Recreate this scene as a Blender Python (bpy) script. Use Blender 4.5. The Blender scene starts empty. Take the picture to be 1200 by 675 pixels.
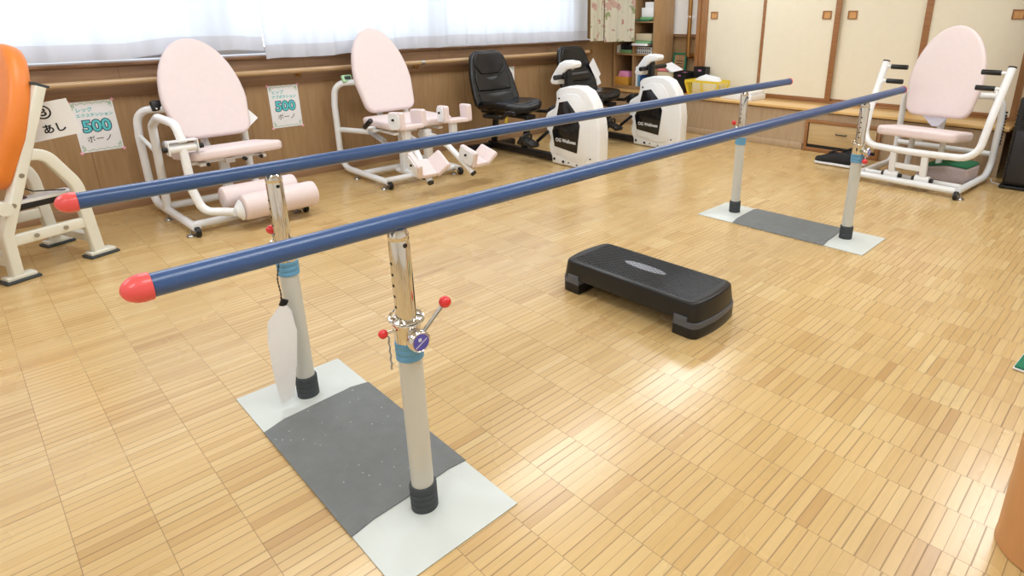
import bpy, bmesh, math, random
from mathutils import Vector, Matrix, Euler
random.seed(7)
C = bpy.context.scene.collection
PI = math.pi
R = math.radians

# ------------------------------------------------------------------ materials
MATS = {}
def nt(name):
    m = bpy.data.materials.new(name); m.use_nodes = True
    t = m.node_tree
    return m, t, t.nodes['Principled BSDF']
def setp(b, **k):
    for n, v in k.items():
        b.inputs[n.replace('_', ' ')].default_value = v
def lin(c):
    return tuple(((x/255)/12.92 if x/255 <= .04045 else ((x/255+.055)/1.055)**2.4) for x in c) + (1,)
def mat(name, rgb, rough=.5, metal=0, coat=0, noise=0.0, nscale=30, bump=0.0, bscale=200, spec=.5, stretch=(1, 1, 1), sheen=0, trans=0):
    if name in MATS: return MATS[name]
    m, t, b = nt(name)
    c = lin(rgb)
    setp(b, Base_Color=c, Roughness=rough, Metallic=metal, Coat_Weight=coat, Specular_IOR_Level=spec, Sheen_Weight=sheen)
    if coat: setp(b, Coat_Roughness=.08)
    tc = t.nodes.new('ShaderNodeTexCoord')
    mp = t.nodes.new('ShaderNodeMapping'); mp.inputs['Scale'].default_value = stretch
    t.links.new(tc.outputs['Object'], mp.inputs[0])
    n = t.nodes.new('ShaderNodeTexNoise'); n.inputs['Scale'].default_value = nscale; n.inputs['Detail'].default_value = 5
    t.links.new(mp.outputs[0], n.inputs[0])
    mix = t.nodes.new('ShaderNodeMix'); mix.data_type = 'RGBA'
    a = max(noise, .02)
    mix.inputs[6].default_value = tuple(x*(1-a) for x in c[:3])+(1,)
    mix.inputs[7].default_value = tuple(min(1, x*(1+a)) for x in c[:3])+(1,)
    t.links.new(n.outputs[0], mix.inputs[0]); t.links.new(mix.outputs[2], b.inputs['Base Color'])
    if bump:
        n2 = t.nodes.new('ShaderNodeTexNoise'); n2.inputs['Scale'].default_value = bscale; n2.inputs['Detail'].default_value = 4
        t.links.new(mp.outputs[0], n2.inputs[0])
        bp = t.nodes.new('ShaderNodeBump'); bp.inputs['Strength'].default_value = bump; bp.inputs['Distance'].default_value = .004
        t.links.new(n2.outputs[0], bp.inputs['Height']); t.links.new(bp.outputs[0], b.inputs['Normal'])
    MATS[name] = m
    return m

WHITE = mat('white_powder_coat', (238, 241, 244), .32, coat=.3)
CREAM = mat('cream_powder_coat', (228, 228, 216), .4, coat=.2)
PINK = mat('pink_vinyl', (229, 214, 214), .5, noise=.03, bump=.12, bscale=400)
ORANGE = mat('orange_vinyl', (226, 128, 46), .42, noise=.04, bump=.1, bscale=350)
BLACKV = mat('black_vinyl', (14, 15, 19), .24, noise=.05, bump=.25, bscale=350)
BLACK = mat('black_plastic', (20, 20, 22), .45, noise=.05)
BLACKM = mat('black_steel', (17, 17, 19), .38, noise=.05)
DGREY = mat('dark_grey_rubber', (62, 68, 72), .7, noise=.12, nscale=60, bump=.2)
MATR = mat('grey_mat_rubber', (116, 120, 121), .75, noise=.16, nscale=22, bump=.5, bscale=260)
GREY = mat('grey_rubber', (112, 118, 126), .6, noise=.05)
LGREY = mat('light_grey_enamel', (204, 205, 198), .38, noise=.025, nscale=12, coat=.15)
PLATE = mat('pale_grey_plate', (205, 211, 208), .42, noise=.04, nscale=9, bump=.05, bscale=60)
CHROME = mat('chrome', (225, 222, 216), .07, metal=1)
STEEL = mat('brushed_steel', (176, 176, 176), .3, metal=1)
BLUE = mat('blue_bar_coating', (52, 84, 136), .3, noise=.05, nscale=150, bump=.12, bscale=500, coat=.25)
BLUE2 = mat('pale_blue_collar', (100, 158, 196), .5)
RED = mat('red_rubber', (236, 88, 88), .38, coat=.25)
REDB = mat('red_ball_plastic', (222, 40, 44), .22, coat=.5)
PURPLE = mat('purple_badge', (88, 84, 178), .35)
PAPER = mat('white_paper', (240, 241, 244), .8)
GREENM = mat('green_cloth', (28, 116, 84), .85, noise=.1)
CARD = mat('cardboard_beige', (204, 190, 160), .8, noise=.05)
YELLOW = mat('yellow_plastic', (238, 210, 60), .45)
YELLOWB = mat('amber_box_plastic', (205, 150, 60), .5)
PINKP = mat('pink_paper', (232, 150, 196), .8)
BRASS = mat('antique_brass', (170, 128, 74), .3, metal=.85)
TEAL = mat('teal_ink', (98, 206, 214), .7)
TEAL2 = mat('pale_teal_ink', (120, 200, 204), .7)
NAVY = mat('navy_ink', (34, 60, 92), .7)
INK = mat('black_ink', (24, 24, 28), .7)
VINE = mat('green_vine_ink', (132, 182, 130), .7)
TAPE = mat('pink_tape', (240, 184, 200), .6)
REDINK = mat('red_ink', (220, 90, 110), .7)
SOLE = mat('white_shoe_sole', (236, 236, 238), .55)
MESHB = mat('black_shoe_mesh', (28, 28, 31), .8, noise=.2, nscale=300, bump=.4)
def speckle(m, scale, thr, rgb):
    t = m.node_tree; N = t.nodes; b = N['Principled BSDF']; src = b.inputs['Base Color'].links[0].from_socket
    v = N.new('ShaderNodeTexVoronoi'); v.inputs['Scale'].default_value = scale
    tc = N.new('ShaderNodeTexCoord'); t.links.new(tc.outputs['Object'], v.inputs['Vector'])
    lt = N.new('ShaderNodeMath'); lt.operation = 'LESS_THAN'; lt.inputs[1].default_value = thr; t.links.new(v.outputs['Distance'], lt.inputs[0])
    sp = N.new('ShaderNodeSeparateColor'); t.links.new(v.outputs['Color'], sp.inputs[0])
    g = N.new('ShaderNodeMath'); g.operation = 'GREATER_THAN'; g.inputs[1].default_value = .6; t.links.new(sp.outputs[0], g.inputs[0])
    mu = N.new('ShaderNodeMath'); mu.operation = 'MULTIPLY'; t.links.new(lt.outputs[0], mu.inputs[0]); t.links.new(g.outputs[0], mu.inputs[1])
    mx = N.new('ShaderNodeMix'); mx.data_type = 'RGBA'; mx.inputs[7].default_value = lin(rgb)
    t.links.new(mu.outputs[0], mx.inputs[0]); t.links.new(src, mx.inputs[6]); t.links.new(mx.outputs[2], b.inputs['Base Color'])
speckle(MATR, 55, .10, (190, 194, 194)); speckle(PLATE, 22, .035, (110, 112, 110)); speckle(LGREY, 30, .03, (96, 92, 84))
STEPK = mat('black_step_plastic', (15, 16, 18), .33, noise=.05, nscale=80, bump=.08, bscale=300)
STEPG = mat('grey_step_plastic', (84, 88, 97), .45)
STEPL = mat('light_grey_step_pad', (150, 155, 166), .5)
FABRIC = mat('mottled_pink_grey_fabric', (186, 172, 172), .9, noise=.22, nscale=70, bump=.4)
GREENF = mat('green_felt', (40, 112, 76), .95, noise=.1)
CLIPW = mat('clear_plastic_spring', (190, 196, 206), .25)
SILVERP = mat('grey_damper_plastic', (150, 150, 152), .4)
SCREEN = mat('lcd_screen', (70, 86, 84), .2)
LIME = mat('pale_green_plastic', (178, 222, 178), .4)
TERRA = mat('orange_wood_varnish', (196, 140, 88), .35, noise=.12, nscale=6, stretch=(3, 3, .6), coat=.2)
BOOKG = mat('green_book_cloth', (120, 168, 118), .8)
WALLP = mat('white_wall_paint', (236, 236, 234), .7, noise=.02)
CEIL = mat('white_ceiling_board', (240, 240, 238), .8, noise=.03, nscale=60)
DOORF = mat('cream_door_paper', (234, 226, 204), .75, noise=.035, nscale=14, bump=.06, bscale=90)
NAVYF = mat('notebook_spine', (40, 42, 48), .6)
ALU = mat('window_aluminium', (196, 198, 202), .35, metal=.8)

def wood(name, c1, c2, rough=.45, scale=(1, 1, 1), nscale=6, coat=.1):
    if name in MATS: return MATS[name]
    m, t, b = nt(name); N = t.nodes
    setp(b, Roughness=rough, Coat_Weight=coat, Coat_Roughness=.15)
    tc = N.new('ShaderNodeTexCoord'); mp = N.new('ShaderNodeMapping'); mp.inputs['Scale'].default_value = scale
    t.links.new(tc.outputs['Object'], mp.inputs[0])
    n = N.new('ShaderNodeTexNoise'); n.inputs['Scale'].default_value = nscale; n.inputs['Detail'].default_value = 8; n.inputs['Distortion'].default_value = .6
    t.links.new(mp.outputs[0], n.inputs[0])
    r = N.new('ShaderNodeValToRGB'); r.color_ramp.elements[0].position = .3; r.color_ramp.elements[1].position = .7
    r.color_ramp.elements[0].color = lin(c1); r.color_ramp.elements[1].color = lin(c2)
    t.links.new(n.outputs[0], r.inputs[0]); t.links.new(r.outputs[0], b.inputs['Base Color'])
    bp = N.new('ShaderNodeBump'); bp.inputs['Strength'].default_value = .06; bp.inputs['Distance'].default_value = .002
    t.links.new(n.outputs[0], bp.inputs['Height']); t.links.new(bp.outputs[0], b.inputs['Normal'])
    MATS[name] = m
    return m
VEN = wood('tan_wall_veneer', (152, 120, 82), (168, 136, 98), .5, (2, 8, .7))
VENH = wood('tan_board_horizontal', (146, 114, 86), (168, 134, 104), .45, (2, .5, 12))
BAND = wood('brown_rail_board', (126, 94, 66), (144, 110, 80), .45, (2, .5, 12))
SILLW = wood('brown_sill_wood', (120, 88, 62), (142, 106, 78), .4, (2, .5, 12))
RAILW = wood('pale_rail_wood', (176, 144, 104), (192, 160, 120), .3, (4, .5, 4), coat=.5)
BENCHW = wood('honey_ledge_wood', (214, 170, 104), (230, 190, 126), .28, (.6, 8, 4), coat=.5)
KICKW = wood('beige_kick_panel', (178, 152, 122), (192, 168, 138), .5, (10, 2, .8))
POSTW = wood('red_brown_post_wood', (144, 98, 54), (168, 120, 70), .35, (10, 10, .6), coat=.3)
RIMW = wood('red_brown_frame_wood', (142, 96, 56), (166, 116, 72), .4, (.6, 8, 10), coat=.2)
DRAWW = wood('light_drawer_wood', (196, 166, 118), (212, 184, 138), .4, (.6, 8, 10))
SHELFW = wood('tan_shelf_wood', (156, 122, 84), (172, 138, 98), .45, (3, 6, .8))
PULLW = wood('orange_pull_wood', (206, 152, 88), (220, 168, 104), .4, (8, 8, 1))

def floor_mat():
    m, t, b = nt('mosaic_parquet'); N = t.nodes; L = t.links.new
    tc = N.new('ShaderNodeTexCoord'); sx = N.new('ShaderNodeSeparateXYZ'); L(tc.outputs['Object'], sx.inputs[0])
    def M(op, a, b_=None, c=None):
        n = N.new('ShaderNodeMath'); n.operation = op
        for i, v in enumerate((a, b_, c)):
            if v is None: continue
            if isinstance(v, (int, float)): n.inputs[i].default_value = v
            else: L(v, n.inputs[i])
        return n.outputs[0]
    def WN(x, y):
        c = N.new('ShaderNodeCombineXYZ'); L(x, c.inputs[0]) if not isinstance(x, (int, float)) else None
        L(y, c.inputs[1])
        w = N.new('ShaderNodeTexWhiteNoise'); w.noise_dimensions = '2D'; L(c.outputs[0], w.inputs[0]); return w
    yr = M('DIVIDE', M('SUBTRACT', sx.outputs[1], .288), .1515)
    row = M('FLOOR', yr); fy = M('FRACT', yr)
    wr = WN(0, row)
    xo = M('ADD', M('DIVIDE', sx.outputs[0], .0272), M('MULTIPLY', wr.outputs[0], .5))
    st = M('FLOOR', xo); fx = M('FRACT', xo)
    ws = WN(st, row)
    blk = M('FLOOR', M('DIVIDE', st, 5)); wb = WN(blk, row)
    ramp = N.new('ShaderNodeValToRGB'); e = ramp.color_ramp.elements
    e[0].position = 0; e[0].color = lin((184, 147, 95)); e[1].position = 1; e[1].color = lin((214, 188, 136))
    for p, c in ((.06, (192, 156, 102)), (.3, (202, 169, 113)), (.6, (206, 174, 119)), (.85, (210, 180, 126))):
        el = e.new(p); el.color = lin(c)
    v = M('ADD', M('MULTIPLY', ws.outputs[0], .72), M('MULTIPLY', wb.outputs[0], .28))
    L(v, ramp.inputs[0])
    # grain
    mp = N.new('ShaderNodeMapping'); mp.inputs['Scale'].default_value = (110, 9, 1); L(tc.outputs['Object'], mp.inputs[0])
    g = N.new('ShaderNodeTexNoise'); g.inputs['Scale'].default_value = 1; g.inputs['Detail'].default_value = 6; L(mp.outputs[0], g.inputs[0])
    g2 = N.new('ShaderNodeTexNoise'); g2.inputs['Scale'].default_value = 1.6; g2.inputs['Detail'].default_value = 4; L(tc.outputs['Object'], g2.inputs[0])
    hs = N.new('ShaderNodeHueSaturation')
    val = M('ADD', M('ADD', .80, M('MULTIPLY', g.outputs[0], .22)), M('MULTIPLY', g2.outputs[0], .18))
    L(val, hs.inputs['Value']); L(ramp.outputs[0], hs.inputs['Color'])
    # joints
    dx = M('MULTIPLY', M('MINIMUM', fx, M('SUBTRACT', 1, fx)), .0272)
    dy = M('MULTIPLY', M('MINIMUM', fy, M('SUBTRACT', 1, fy)), .1515)
    wj = WN(M('ADD', M('ROUND', xo), .37), row)
    jn = N.new('ShaderNodeTexNoise'); jn.inputs['Scale'].default_value = 14; L(tc.outputs['Object'], jn.inputs[0])
    jw = M('MULTIPLY', M('ADD', M('MULTIPLY', wj.outputs[0], .9), M('MULTIPLY', jn.outputs[0], .5)), .0017)
    jx = M('LESS_THAN', dx, jw); jy = M('LESS_THAN', dy, .00085)
    j = M('MAXIMUM', jx, jy)
    mix = N.new('ShaderNodeMix'); mix.data_type = 'RGBA'
    L(M('MULTIPLY', j, .6), mix.inputs[0]); L(hs.outputs[0], mix.inputs[6]); mix.inputs[7].default_value = lin((112, 84, 54))
    L(mix.outputs[2], b.inputs['Base Color'])
    rg = M('ADD', .20, M('MULTIPLY', g2.outputs[0], .16))
    L(M('ADD', rg, M('MULTIPLY', j, .3)), b.inputs['Roughness'])
    bp = N.new('ShaderNodeBump'); bp.inputs['Strength'].default_value = .25; bp.inputs['Distance'].default_value = .0006
    L(M('SUBTRACT', M('MULTIPLY', ws.outputs[0], .25), j), bp.inputs['Height']); L(bp.outputs[0], b.inputs['Normal'])
    setp(b, Specular_IOR_Level=.5, Coat_Weight=.35, Coat_Roughness=.17)
    return m
def floral_mat():
    m, t, b = nt('floral_curtain_cloth'); N = t.nodes; L = t.links.new
    tc = N.new('ShaderNodeTexCoord')
    def blob(scale, thr, off):
        mp = N.new('ShaderNodeMapping'); mp.inputs['Location'].default_value = off; L(tc.outputs['Object'], mp.inputs[0])
        v = N.new('ShaderNodeTexNoise'); v.inputs['Scale'].default_value = scale; v.inputs['Detail'].default_value = 3; L(mp.outputs[0], v.inputs[0])
        r = N.new('ShaderNodeValToRGB'); r.color_ramp.elements[0].position = thr; r.color_ramp.elements[1].position = thr+.05; L(v.outputs[0], r.inputs[0])
        return r.outputs[0]
    base = lin((252, 248, 230))
    prev = None
    for scale, thr, off, c in ((10, .60, (0, 0, 0), (238, 204, 192)), (12, .60, (3, 1, 2), (186, 196, 146)), (17, .63, (7, 5, 1), (222, 160, 152))):
        mx = N.new('ShaderNodeMix'); mx.data_type = 'RGBA'
        L(blob(scale, thr, off), mx.inputs[0])
        if prev is None: mx.inputs[6].default_value = base
        else: L(prev, mx.inputs[6])
        mx.inputs[7].default_value = lin(c); prev = mx.outputs[2]
    L(prev, b.inputs['Base Color']); setp(b, Roughness=.9)
    return m
def sheer_mat(name, tr, col=(240, 243, 248)):
    m, t, b = nt(name); N = t.nodes; L = t.links.new
    t.nodes.remove(b)
    d = N.new('ShaderNodeBsdfDiffuse'); d.inputs[0].default_value = lin(col)
    tl = N.new('ShaderNodeBsdfTranslucent'); tl.inputs[0].default_value = lin(col)
    w = N.new('ShaderNodeTexNoise'); w.inputs['Scale'].default_value = 4
    tc = N.new('ShaderNodeTexCoord'); mp = N.new('ShaderNodeMapping'); mp.inputs['Scale'].default_value = (1, 3, .3)
    L(tc.outputs['Object'], mp.inputs[0]); L(mp.outputs[0], w.inputs[0])
    mr = N.new('ShaderNodeMapRange'); mr.inputs[3].default_value = tr-.08; mr.inputs[4].default_value = tr+.08
    L(w.outputs[0], mr.inputs[0])
    mx = N.new('ShaderNodeMixShader'); L(mr.outputs[0], mx.inputs[0]); L(d.outputs[0], mx.inputs[1]); L(tl.outputs[0], mx.inputs[2])
    L(mx.outputs[0], N['Material Output'].inputs[0])
    return m
def emit_mat(name, rgb, s):
    m, t, b = nt(name); setp(b, Emission_Color=lin(rgb), Emission_Strength=s, Base_Color=lin(rgb)); return m
def glass_mat():
    m, t, b = nt('window_glass'); setp(b, Base_Color=(1, 1, 1, 1), Roughness=.0, Transmission_Weight=1, IOR=1.05); return m
FLOOR = floor_mat(); FLORAL = floral_mat(); SHEER = sheer_mat('sheer_curtain_cloth', .5); SHEERH = sheer_mat('sheer_curtain_hem_cloth', .3, (226, 226, 230))
GLASS = glass_mat()

# ------------------------------------------------------------------ mesh helpers
def TRS(loc=(0, 0, 0), rot=(0, 0, 0)):
    return Matrix.Translation(loc) @ Euler(rot).to_matrix().to_4x4()
def link(name, me, m, parent=None):
    o = bpy.data.objects.new(name, me); C.objects.link(o)
    if m is not None and len(me.materials) == 0: me.materials.append(m)
    if parent is not None: o.parent = parent
    return o
def obj(name, bm, m, parent=None, smooth=True, ang=40):
    me = bpy.data.meshes.new(name)
    bmesh.ops.recalc_face_normals(bm, faces=bm.faces)
    bm.to_mesh(me); bm.free()
    if smooth:
        for p in me.polygons: p.use_smooth = True
        try: me.set_sharp_from_angle(angle=R(ang))
        except Exception: pass
    return link(name, me, m, parent)
def tag(o, label, cat, group=None):
    o['label'] = label; o['category'] = cat
    if group: o['group'] = group
    return o
def thing(name, label, cat, loc=(0, 0, 0), rz=0, group=None):
    o = bpy.data.objects.new(name, None); C.objects.link(o); o.empty_display_size = .1
    o.location = loc; o.rotation_euler = (0, 0, rz)
    return tag(o, label, cat, group)
def struct(name, bm, m, parent=None, **k):
    o = obj(name, bm, m, parent, **k)
    if parent is None: o['kind'] = 'structure'
    return o
def box(bm, c, s, mtx=None, bev=0, seg=2):
    t = bmesh.new(); bmesh.ops.create_cube(t, size=1)
    bmesh.ops.scale(t, vec=s, verts=t.verts)
    if bev: bmesh.ops.bevel(t, geom=list(t.edges), offset=bev, segments=seg, profile=.5, affect='EDGES')
    T = Matrix.Translation(c)
    if mtx is not None: T = T @ (mtx if len(mtx) == 4 else mtx.to_4x4())
    bmesh.ops.transform(t, matrix=T, verts=t.verts)
    merge(bm, t); return bm
def merge(bm, t):
    me = bpy.data.meshes.new('tmp'); t.to_mesh(me); t.free(); bm.from_mesh(me); bpy.data.meshes.remove(me)
def B(c, s, rot=None, bev=0, seg=2):
    return box(bmesh.new(), c, s, Euler(rot).to_matrix() if rot else None, bev, seg)
def B2(x0, x1, y0, y1, z0, z1, bev=0):
    return B(((x0+x1)/2, (y0+y1)/2, (z0+z1)/2), (x1-x0, y1-y0, z1-z0), bev=bev)
def fillet(pts, r, n=6):
    pts = [Vector(p) for p in pts]
    rs = r if isinstance(r, (list, tuple)) else [r]*len(pts)
    out = [pts[0]]
    for i in range(1, len(pts)-1):
        a, b, c = pts[i-1], pts[i], pts[i+1]
        u = (a-b); v = (c-b); lu, lv = u.length, v.length; u.normalize(); v.normalize()
        ang = u.angle(v)
        if rs[i] <= 0 or ang > PI-.02: out.append(b); continue
        d = min(rs[i]/math.tan(ang/2), lu*.49, lv*.49)
        rr = d*math.tan(ang/2)
        ctr = b + (u+v).normalized()*(rr/math.sin(ang/2))
        p0 = b+u*d; p1 = b+v*d; w0 = (p0-ctr); w1 = (p1-ctr)
        tot = w0.angle(w1)
        for k in range(n+1):
            f = k/n
            out.append(ctr + (w0*math.sin((1-f)*tot)+w1*math.sin(f*tot))/math.sin(tot))
    out.append(pts[-1]); return out
def tube(bm, pts, r, seg=14, fil=0, closed=False, sec=None):
    """sweep a circle (or the section sec [(u,v)..]) along pts"""
    P = fillet(pts, fil) if fil else [Vector(p) for p in pts]
    n = len(P); rad = r if isinstance(r, (list, tuple)) else [r]*n
    tang = []
    for i in range(n):
        a = P[(i-1) % n] if (i > 0 or closed) else P[i]; b = P[(i+1) % n] if (i < n-1 or closed) else P[i]
        tang.append((b-a).normalized())
    t0 = tang[0]; up = Vector((0, 0, 1)) if abs(t0.z) < .9 else Vector((0, 1, 0))
    nrm = (up - t0*up.dot(t0)).normalized(); rings = []
    S = sec or [(math.cos(2*PI*k/seg), math.sin(2*PI*k/seg)) for k in range(seg)]
    for i in range(n):
        if i: nrm = (nrm - tang[i]*nrm.dot(tang[i])).normalized()
        bn = tang[i].cross(nrm)
        rings.append([bm.verts.new(P[i]+(nrm*a+bn*b)*rad[i]) for a, b in S])
    m = len(S)
    for i in range(n-1 if not closed else n):
        A, D = rings[i], rings[(i+1) % n]
        for k in range(m): bm.faces.new((A[k], A[(k+1) % m], D[(k+1) % m], D[k]))
    if not closed:
        bm.faces.new(rings[0]); bm.faces.new(list(reversed(rings[-1])))
    return bm
def T(pts, r, **k): return tube(bmesh.new(), pts, r, **k)
def cyl(bm, p0, p1, r, seg=20, r2=None, bev=0):
    p0, p1 = Vector(p0), Vector(p1); r2 = r if r2 is None else r2
    if not bev: return tube(bm, [p0, p1], [r, r2], seg=seg)
    d = (p1-p0).normalized()
    return tube(bm, [p0, p0+d*bev*.3, p0+d*bev, p1-d*bev, p1-d*bev*.3, p1], [r-bev, r-bev*.3, r, r2, r2-bev*.3, r2-bev], seg=seg)
def CY(p0, p1, r, **k): return cyl(bmesh.new(), p0, p1, r, **k)
def lathe(bm, prof, mtx=None, seg=24):
    rings = []; mtx = mtx or Matrix()
    for r, z in prof:
        rings.append([bm.verts.new(mtx @ Vector((r*math.cos(2*PI*k/seg), r*math.sin(2*PI*k/seg), z))) for k in range(seg)] if r > 1e-6 else [bm.verts.new(mtx @ Vector((0, 0, z)))])
    for a, b in zip(rings, rings[1:]):
        for k in range(seg):
            q = [a[k % len(a)], a[(k+1) % len(a)], b[(k+1) % len(b)], b[k % len(b)]]
            q2 = []
            for v in q:
                if v not in q2: q2.append(v)
            if len(q2) > 2: bm.faces.new(q2)
    if len(rings[0]) > 1: bm.faces.new(rings[0])
    if len(rings[-1]) > 1: bm.faces.new(rings[-1])
    return bm
def ball(c, r, seg=20):
    bm = bmesh.new(); bmesh.ops.create_uvsphere(bm, u_segments=seg, v_segments=seg//2+2, radius=r, matrix=Matrix.Translation(c)); return bm
def prism(bm, poly, y0, y1, axes='xz', bev=0, seg=2, mtx=None):
    """extrude a 2D polygon along the third axis from y0 to y1"""
    t = bmesh.new()
    def mk(p, w):
        return {'xz': (p[0], w, p[1]), 'yz': (w, p[0], p[1]), 'xy': (p[0], p[1], w)}[axes]
    a = [t.verts.new(mk(p, y0)) for p in poly]; b = [t.verts.new(mk(p, y1)) for p in poly]
    n = len(poly)
    t.faces.new(a); t.faces.new(list(reversed(b)))
    for i in range(n): t.faces.new((a[i], b[i], b[(i+1) % n], a[(i+1) % n]))
    bmesh.ops.recalc_face_normals(t, faces=t.faces)
    if bev:
        es = [e for e in t.edges if len(e.link_faces) == 2 and e.calc_face_angle(0) > R(30)]
        bmesh.ops.bevel(t, geom=es, offset=bev, segments=seg, profile=.5, affect='EDGES')
    if mtx is not None: bmesh.ops.transform(t, matrix=mtx, verts=t.verts)
    merge(bm, t); return bm
def PR(poly, a, b, **k): return prism(bmesh.new(), poly, a, b, **k)
def rrect(w, h, r, n=6, cx=0, cy=0):
    o = []
    for sx, sy, a0 in ((1, 1, 0), (-1, 1, 90), (-1, -1, 180), (1, -1, 270)):
        for k in range(n+1):
            a = R(a0+90*k/n); o.append((cx+sx*(w/2-r)+r*math.cos(a), cy+sy*(h/2-r)+r*math.sin(a)))
    return o
def resample(poly, n):
    P = [Vector(p).to_2d() for p in poly]; P.append(P[0].copy())
    L = [0]
    for a, b in zip(P, P[1:]): L.append(L[-1]+(b-a).length)
    out = []; j = 0
    for i in range(n):
        s = L[-1]*i/n
        while L[j+1] < s: j += 1
        f = (s-L[j])/max(L[j+1]-L[j], 1e-9); out.append(P[j].lerp(P[j+1], f))
    return out
def cushion(poly, th, er, mtx=None, bend=None, n=72, crown=0.0):
    """a padded board: 2D outline poly in (u,v), thickness th along w with rounded edges er; bend(u,v,w)->Vector"""
    P = resample(poly, n); c = sum(P, Vector((0, 0)))/n
    # inward normals
    nr = []
    for i in range(n):
        d = (P[(i+1) % n]-P[i-1]).normalized(); nr.append(Vector((-d.y, d.x)))
    if sum(nr[i].dot(c-P[i]) for i in range(n)) < 0: nr = [-v for v in nr]
    prof = []
    K = 5
    for k in range(K+1):
        a = PI/2*k/K; prof.append((er*(1-math.sin(a)), th/2-er+er*math.cos(a)))
    prof = prof[::-1]          # from edge (inset 0, w=th/2-er) to (er, th/2)
    full = [(i_, w) for i_, w in prof]
    bm = bmesh.new()
    f = bend or (lambda u, v, w: Vector((u, v, w)))
    def ring(ins, sc, w):
        vs = []
        for i in range(n):
            p = P[i]+nr[i]*ins; p = c+(p-c)*sc
            q = f(p.x, p.y, w); vs.append(bm.verts.new(mtx @ q if mtx else q))
        return vs
    rings = []
    scs = (.8, .6, .4, .2)
    for s in reversed(scs): rings.append(ring(er, s, -th/2-crown*(1-s*s)*0))
    for i_, w in reversed(full): rings.append(ring(i_, 1, -w))
    for i_, w in full: rings.append(ring(i_, 1, w))
    for s in scs: rings.append(ring(er, s, th/2+crown*(1-s*s)))
    for a, b in zip(rings, rings[1:]):
        for k in range(n): bm.faces.new((a[k], a[(k+1) % n], b[(k+1) % n], b[k]))
    for rg, w in ((rings[0], -th/2), (rings[-1], th/2+crown)):
        q = f(c.x, c.y, w); v = bm.verts.new(mtx @ q if mtx else q)
        for k in range(n): bm.faces.new((rg[k], rg[(k+1) % n], v))
    bmesh.ops.remove_doubles(bm, verts=bm.verts, dist=1e-6)
    return bm
def egg(w, h, r=.07, wt=None):
    """backrest outline: flat rounded bottom, half-elliptical top. origin bottom centre"""
    o = []; k0 = h*.36
    for k in range(25):
        a = PI*k/24; o.append((w/2*math.cos(a), k0+(h-k0)*math.sin(a)))
    bw = w*.90
    for sx, a0 in ((-1, 180), (1, 270)):
        for k in range(7):
            a = R(a0+90*k/6); o.append((sx*(bw/2-r)+r*math.cos(a), r+r*math.sin(a)))
    return o
def frameM(o, u, v):
    """matrix mapping local (u,v,w) to space with origin o and axes u, v, u x v"""
    u = Vector(u).normalized(); v = Vector(v); v = (v-u*v.dot(u)).normalized(); w = u.cross(v)
    m = Matrix((u, v, w)).transposed().to_4x4(); m.translation = Vector(o); return m
_dg = None
def text(name, body, size, mtx, m, parent, extrude=.0004, offset=0, align='CENTER', bold=0):
    c = bpy.data.curves.new('txt', 'FONT'); c.body = body; c.size = size; c.extrude = extrude; c.offset = offset
    c.align_x = align; c.align_y = 'CENTER'; c.resolution_u = 3
    o = bpy.data.objects.new('txt', c); C.objects.link(o)
    bpy.context.view_layer.update(); dg = bpy.context.evaluated_depsgraph_get()
    me = bpy.data.meshes.new_from_object(o.evaluated_get(dg))
    bpy.data.objects.remove(o); bpy.data.curves.remove(c)
    me.transform(mtx); me.name = name
    me.materials.clear(); me.materials.append(m)
    return link(name, me, None, parent)
def copy_tree(o, parent=None):
    c = o.copy(); C.objects.link(c); c.parent = parent
    for ch in list(o.children): copy_tree(ch, c)
    return c

# ------------------------------------------------------------------ camera
cd = bpy.data.cameras.new('camera'); cam = bpy.data.objects.new('camera', cd); C.objects.link(cam)
bpy.context.scene.camera = cam
yaw, pit, rol = -.778, -.326, -.004
d = Vector((math.sin(yaw)*math.cos(pit), math.cos(yaw)*math.cos(pit), math.sin(pit)))
r0 = Vector((math.cos(yaw), -math.sin(yaw), 0)); u0 = r0.cross(d)
r1 = r0*math.cos(rol)+u0*math.sin(rol); u1 = -r0*math.sin(rol)+u0*math.cos(rol)
mw = Matrix((r1, u1, -d)).transposed().to_4x4(); mw.translation = (1.74306, -.5973, 1.14378)
cam.matrix_world = mw
cd.sensor_width = 36; cd.sensor_fit = 'HORIZONTAL'; cd.lens = 713.268*36/1200
cd.shift_x = -65.769/1200; cd.shift_y = -78.949/1200
cd.clip_start = .02

# ------------------------------------------------------------------ room
XL, YB, XR, YF, ZC = -2.8, 5.12, 3.6, -3.2, 2.5
struct('floor', B2(XL-.1, XR+.1, YF-.1, YB+.1, -.08, 0), FLOOR, smooth=False)
struct('ceiling', B2(XL-.1, XR+.1, YF-.1, YB+.1, ZC, ZC+.08), CEIL, smooth=False)
struct('wall_right', B2(XR, XR+.1, YF, YB, 0, ZC), WALLP, smooth=False)
struct('wall_front', B2(XL-.1, XR+.1, YF-.1, YF, 0, ZC), WALLP, smooth=False)
WY0, WY1, WZ0, WZ1 = -2.6, 4.05, .90, 2.05
bm = B2(XL-.12, XL, YF, YB, 0, WZ0-.012); box(bm, (XL-.06, (YF+YB)/2, (WZ1+ZC)/2), (.12, YB-YF, ZC-WZ1))
box(bm, (XL-.06, (YF+WY0)/2, (WZ0+WZ1)/2), (.12, WY0-YF, WZ1-WZ0)); box(bm, (XL-.06, (YB+WY1)/2, (WZ0+WZ1)/2), (.12, YB-WY1, WZ1-WZ0))
struct('wall_left', bm, VEN, smooth=False)
struct('baseboard_left', B2(XL, XL+.012, YF, 4.66, 0, .062, .003), VENH)
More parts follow.
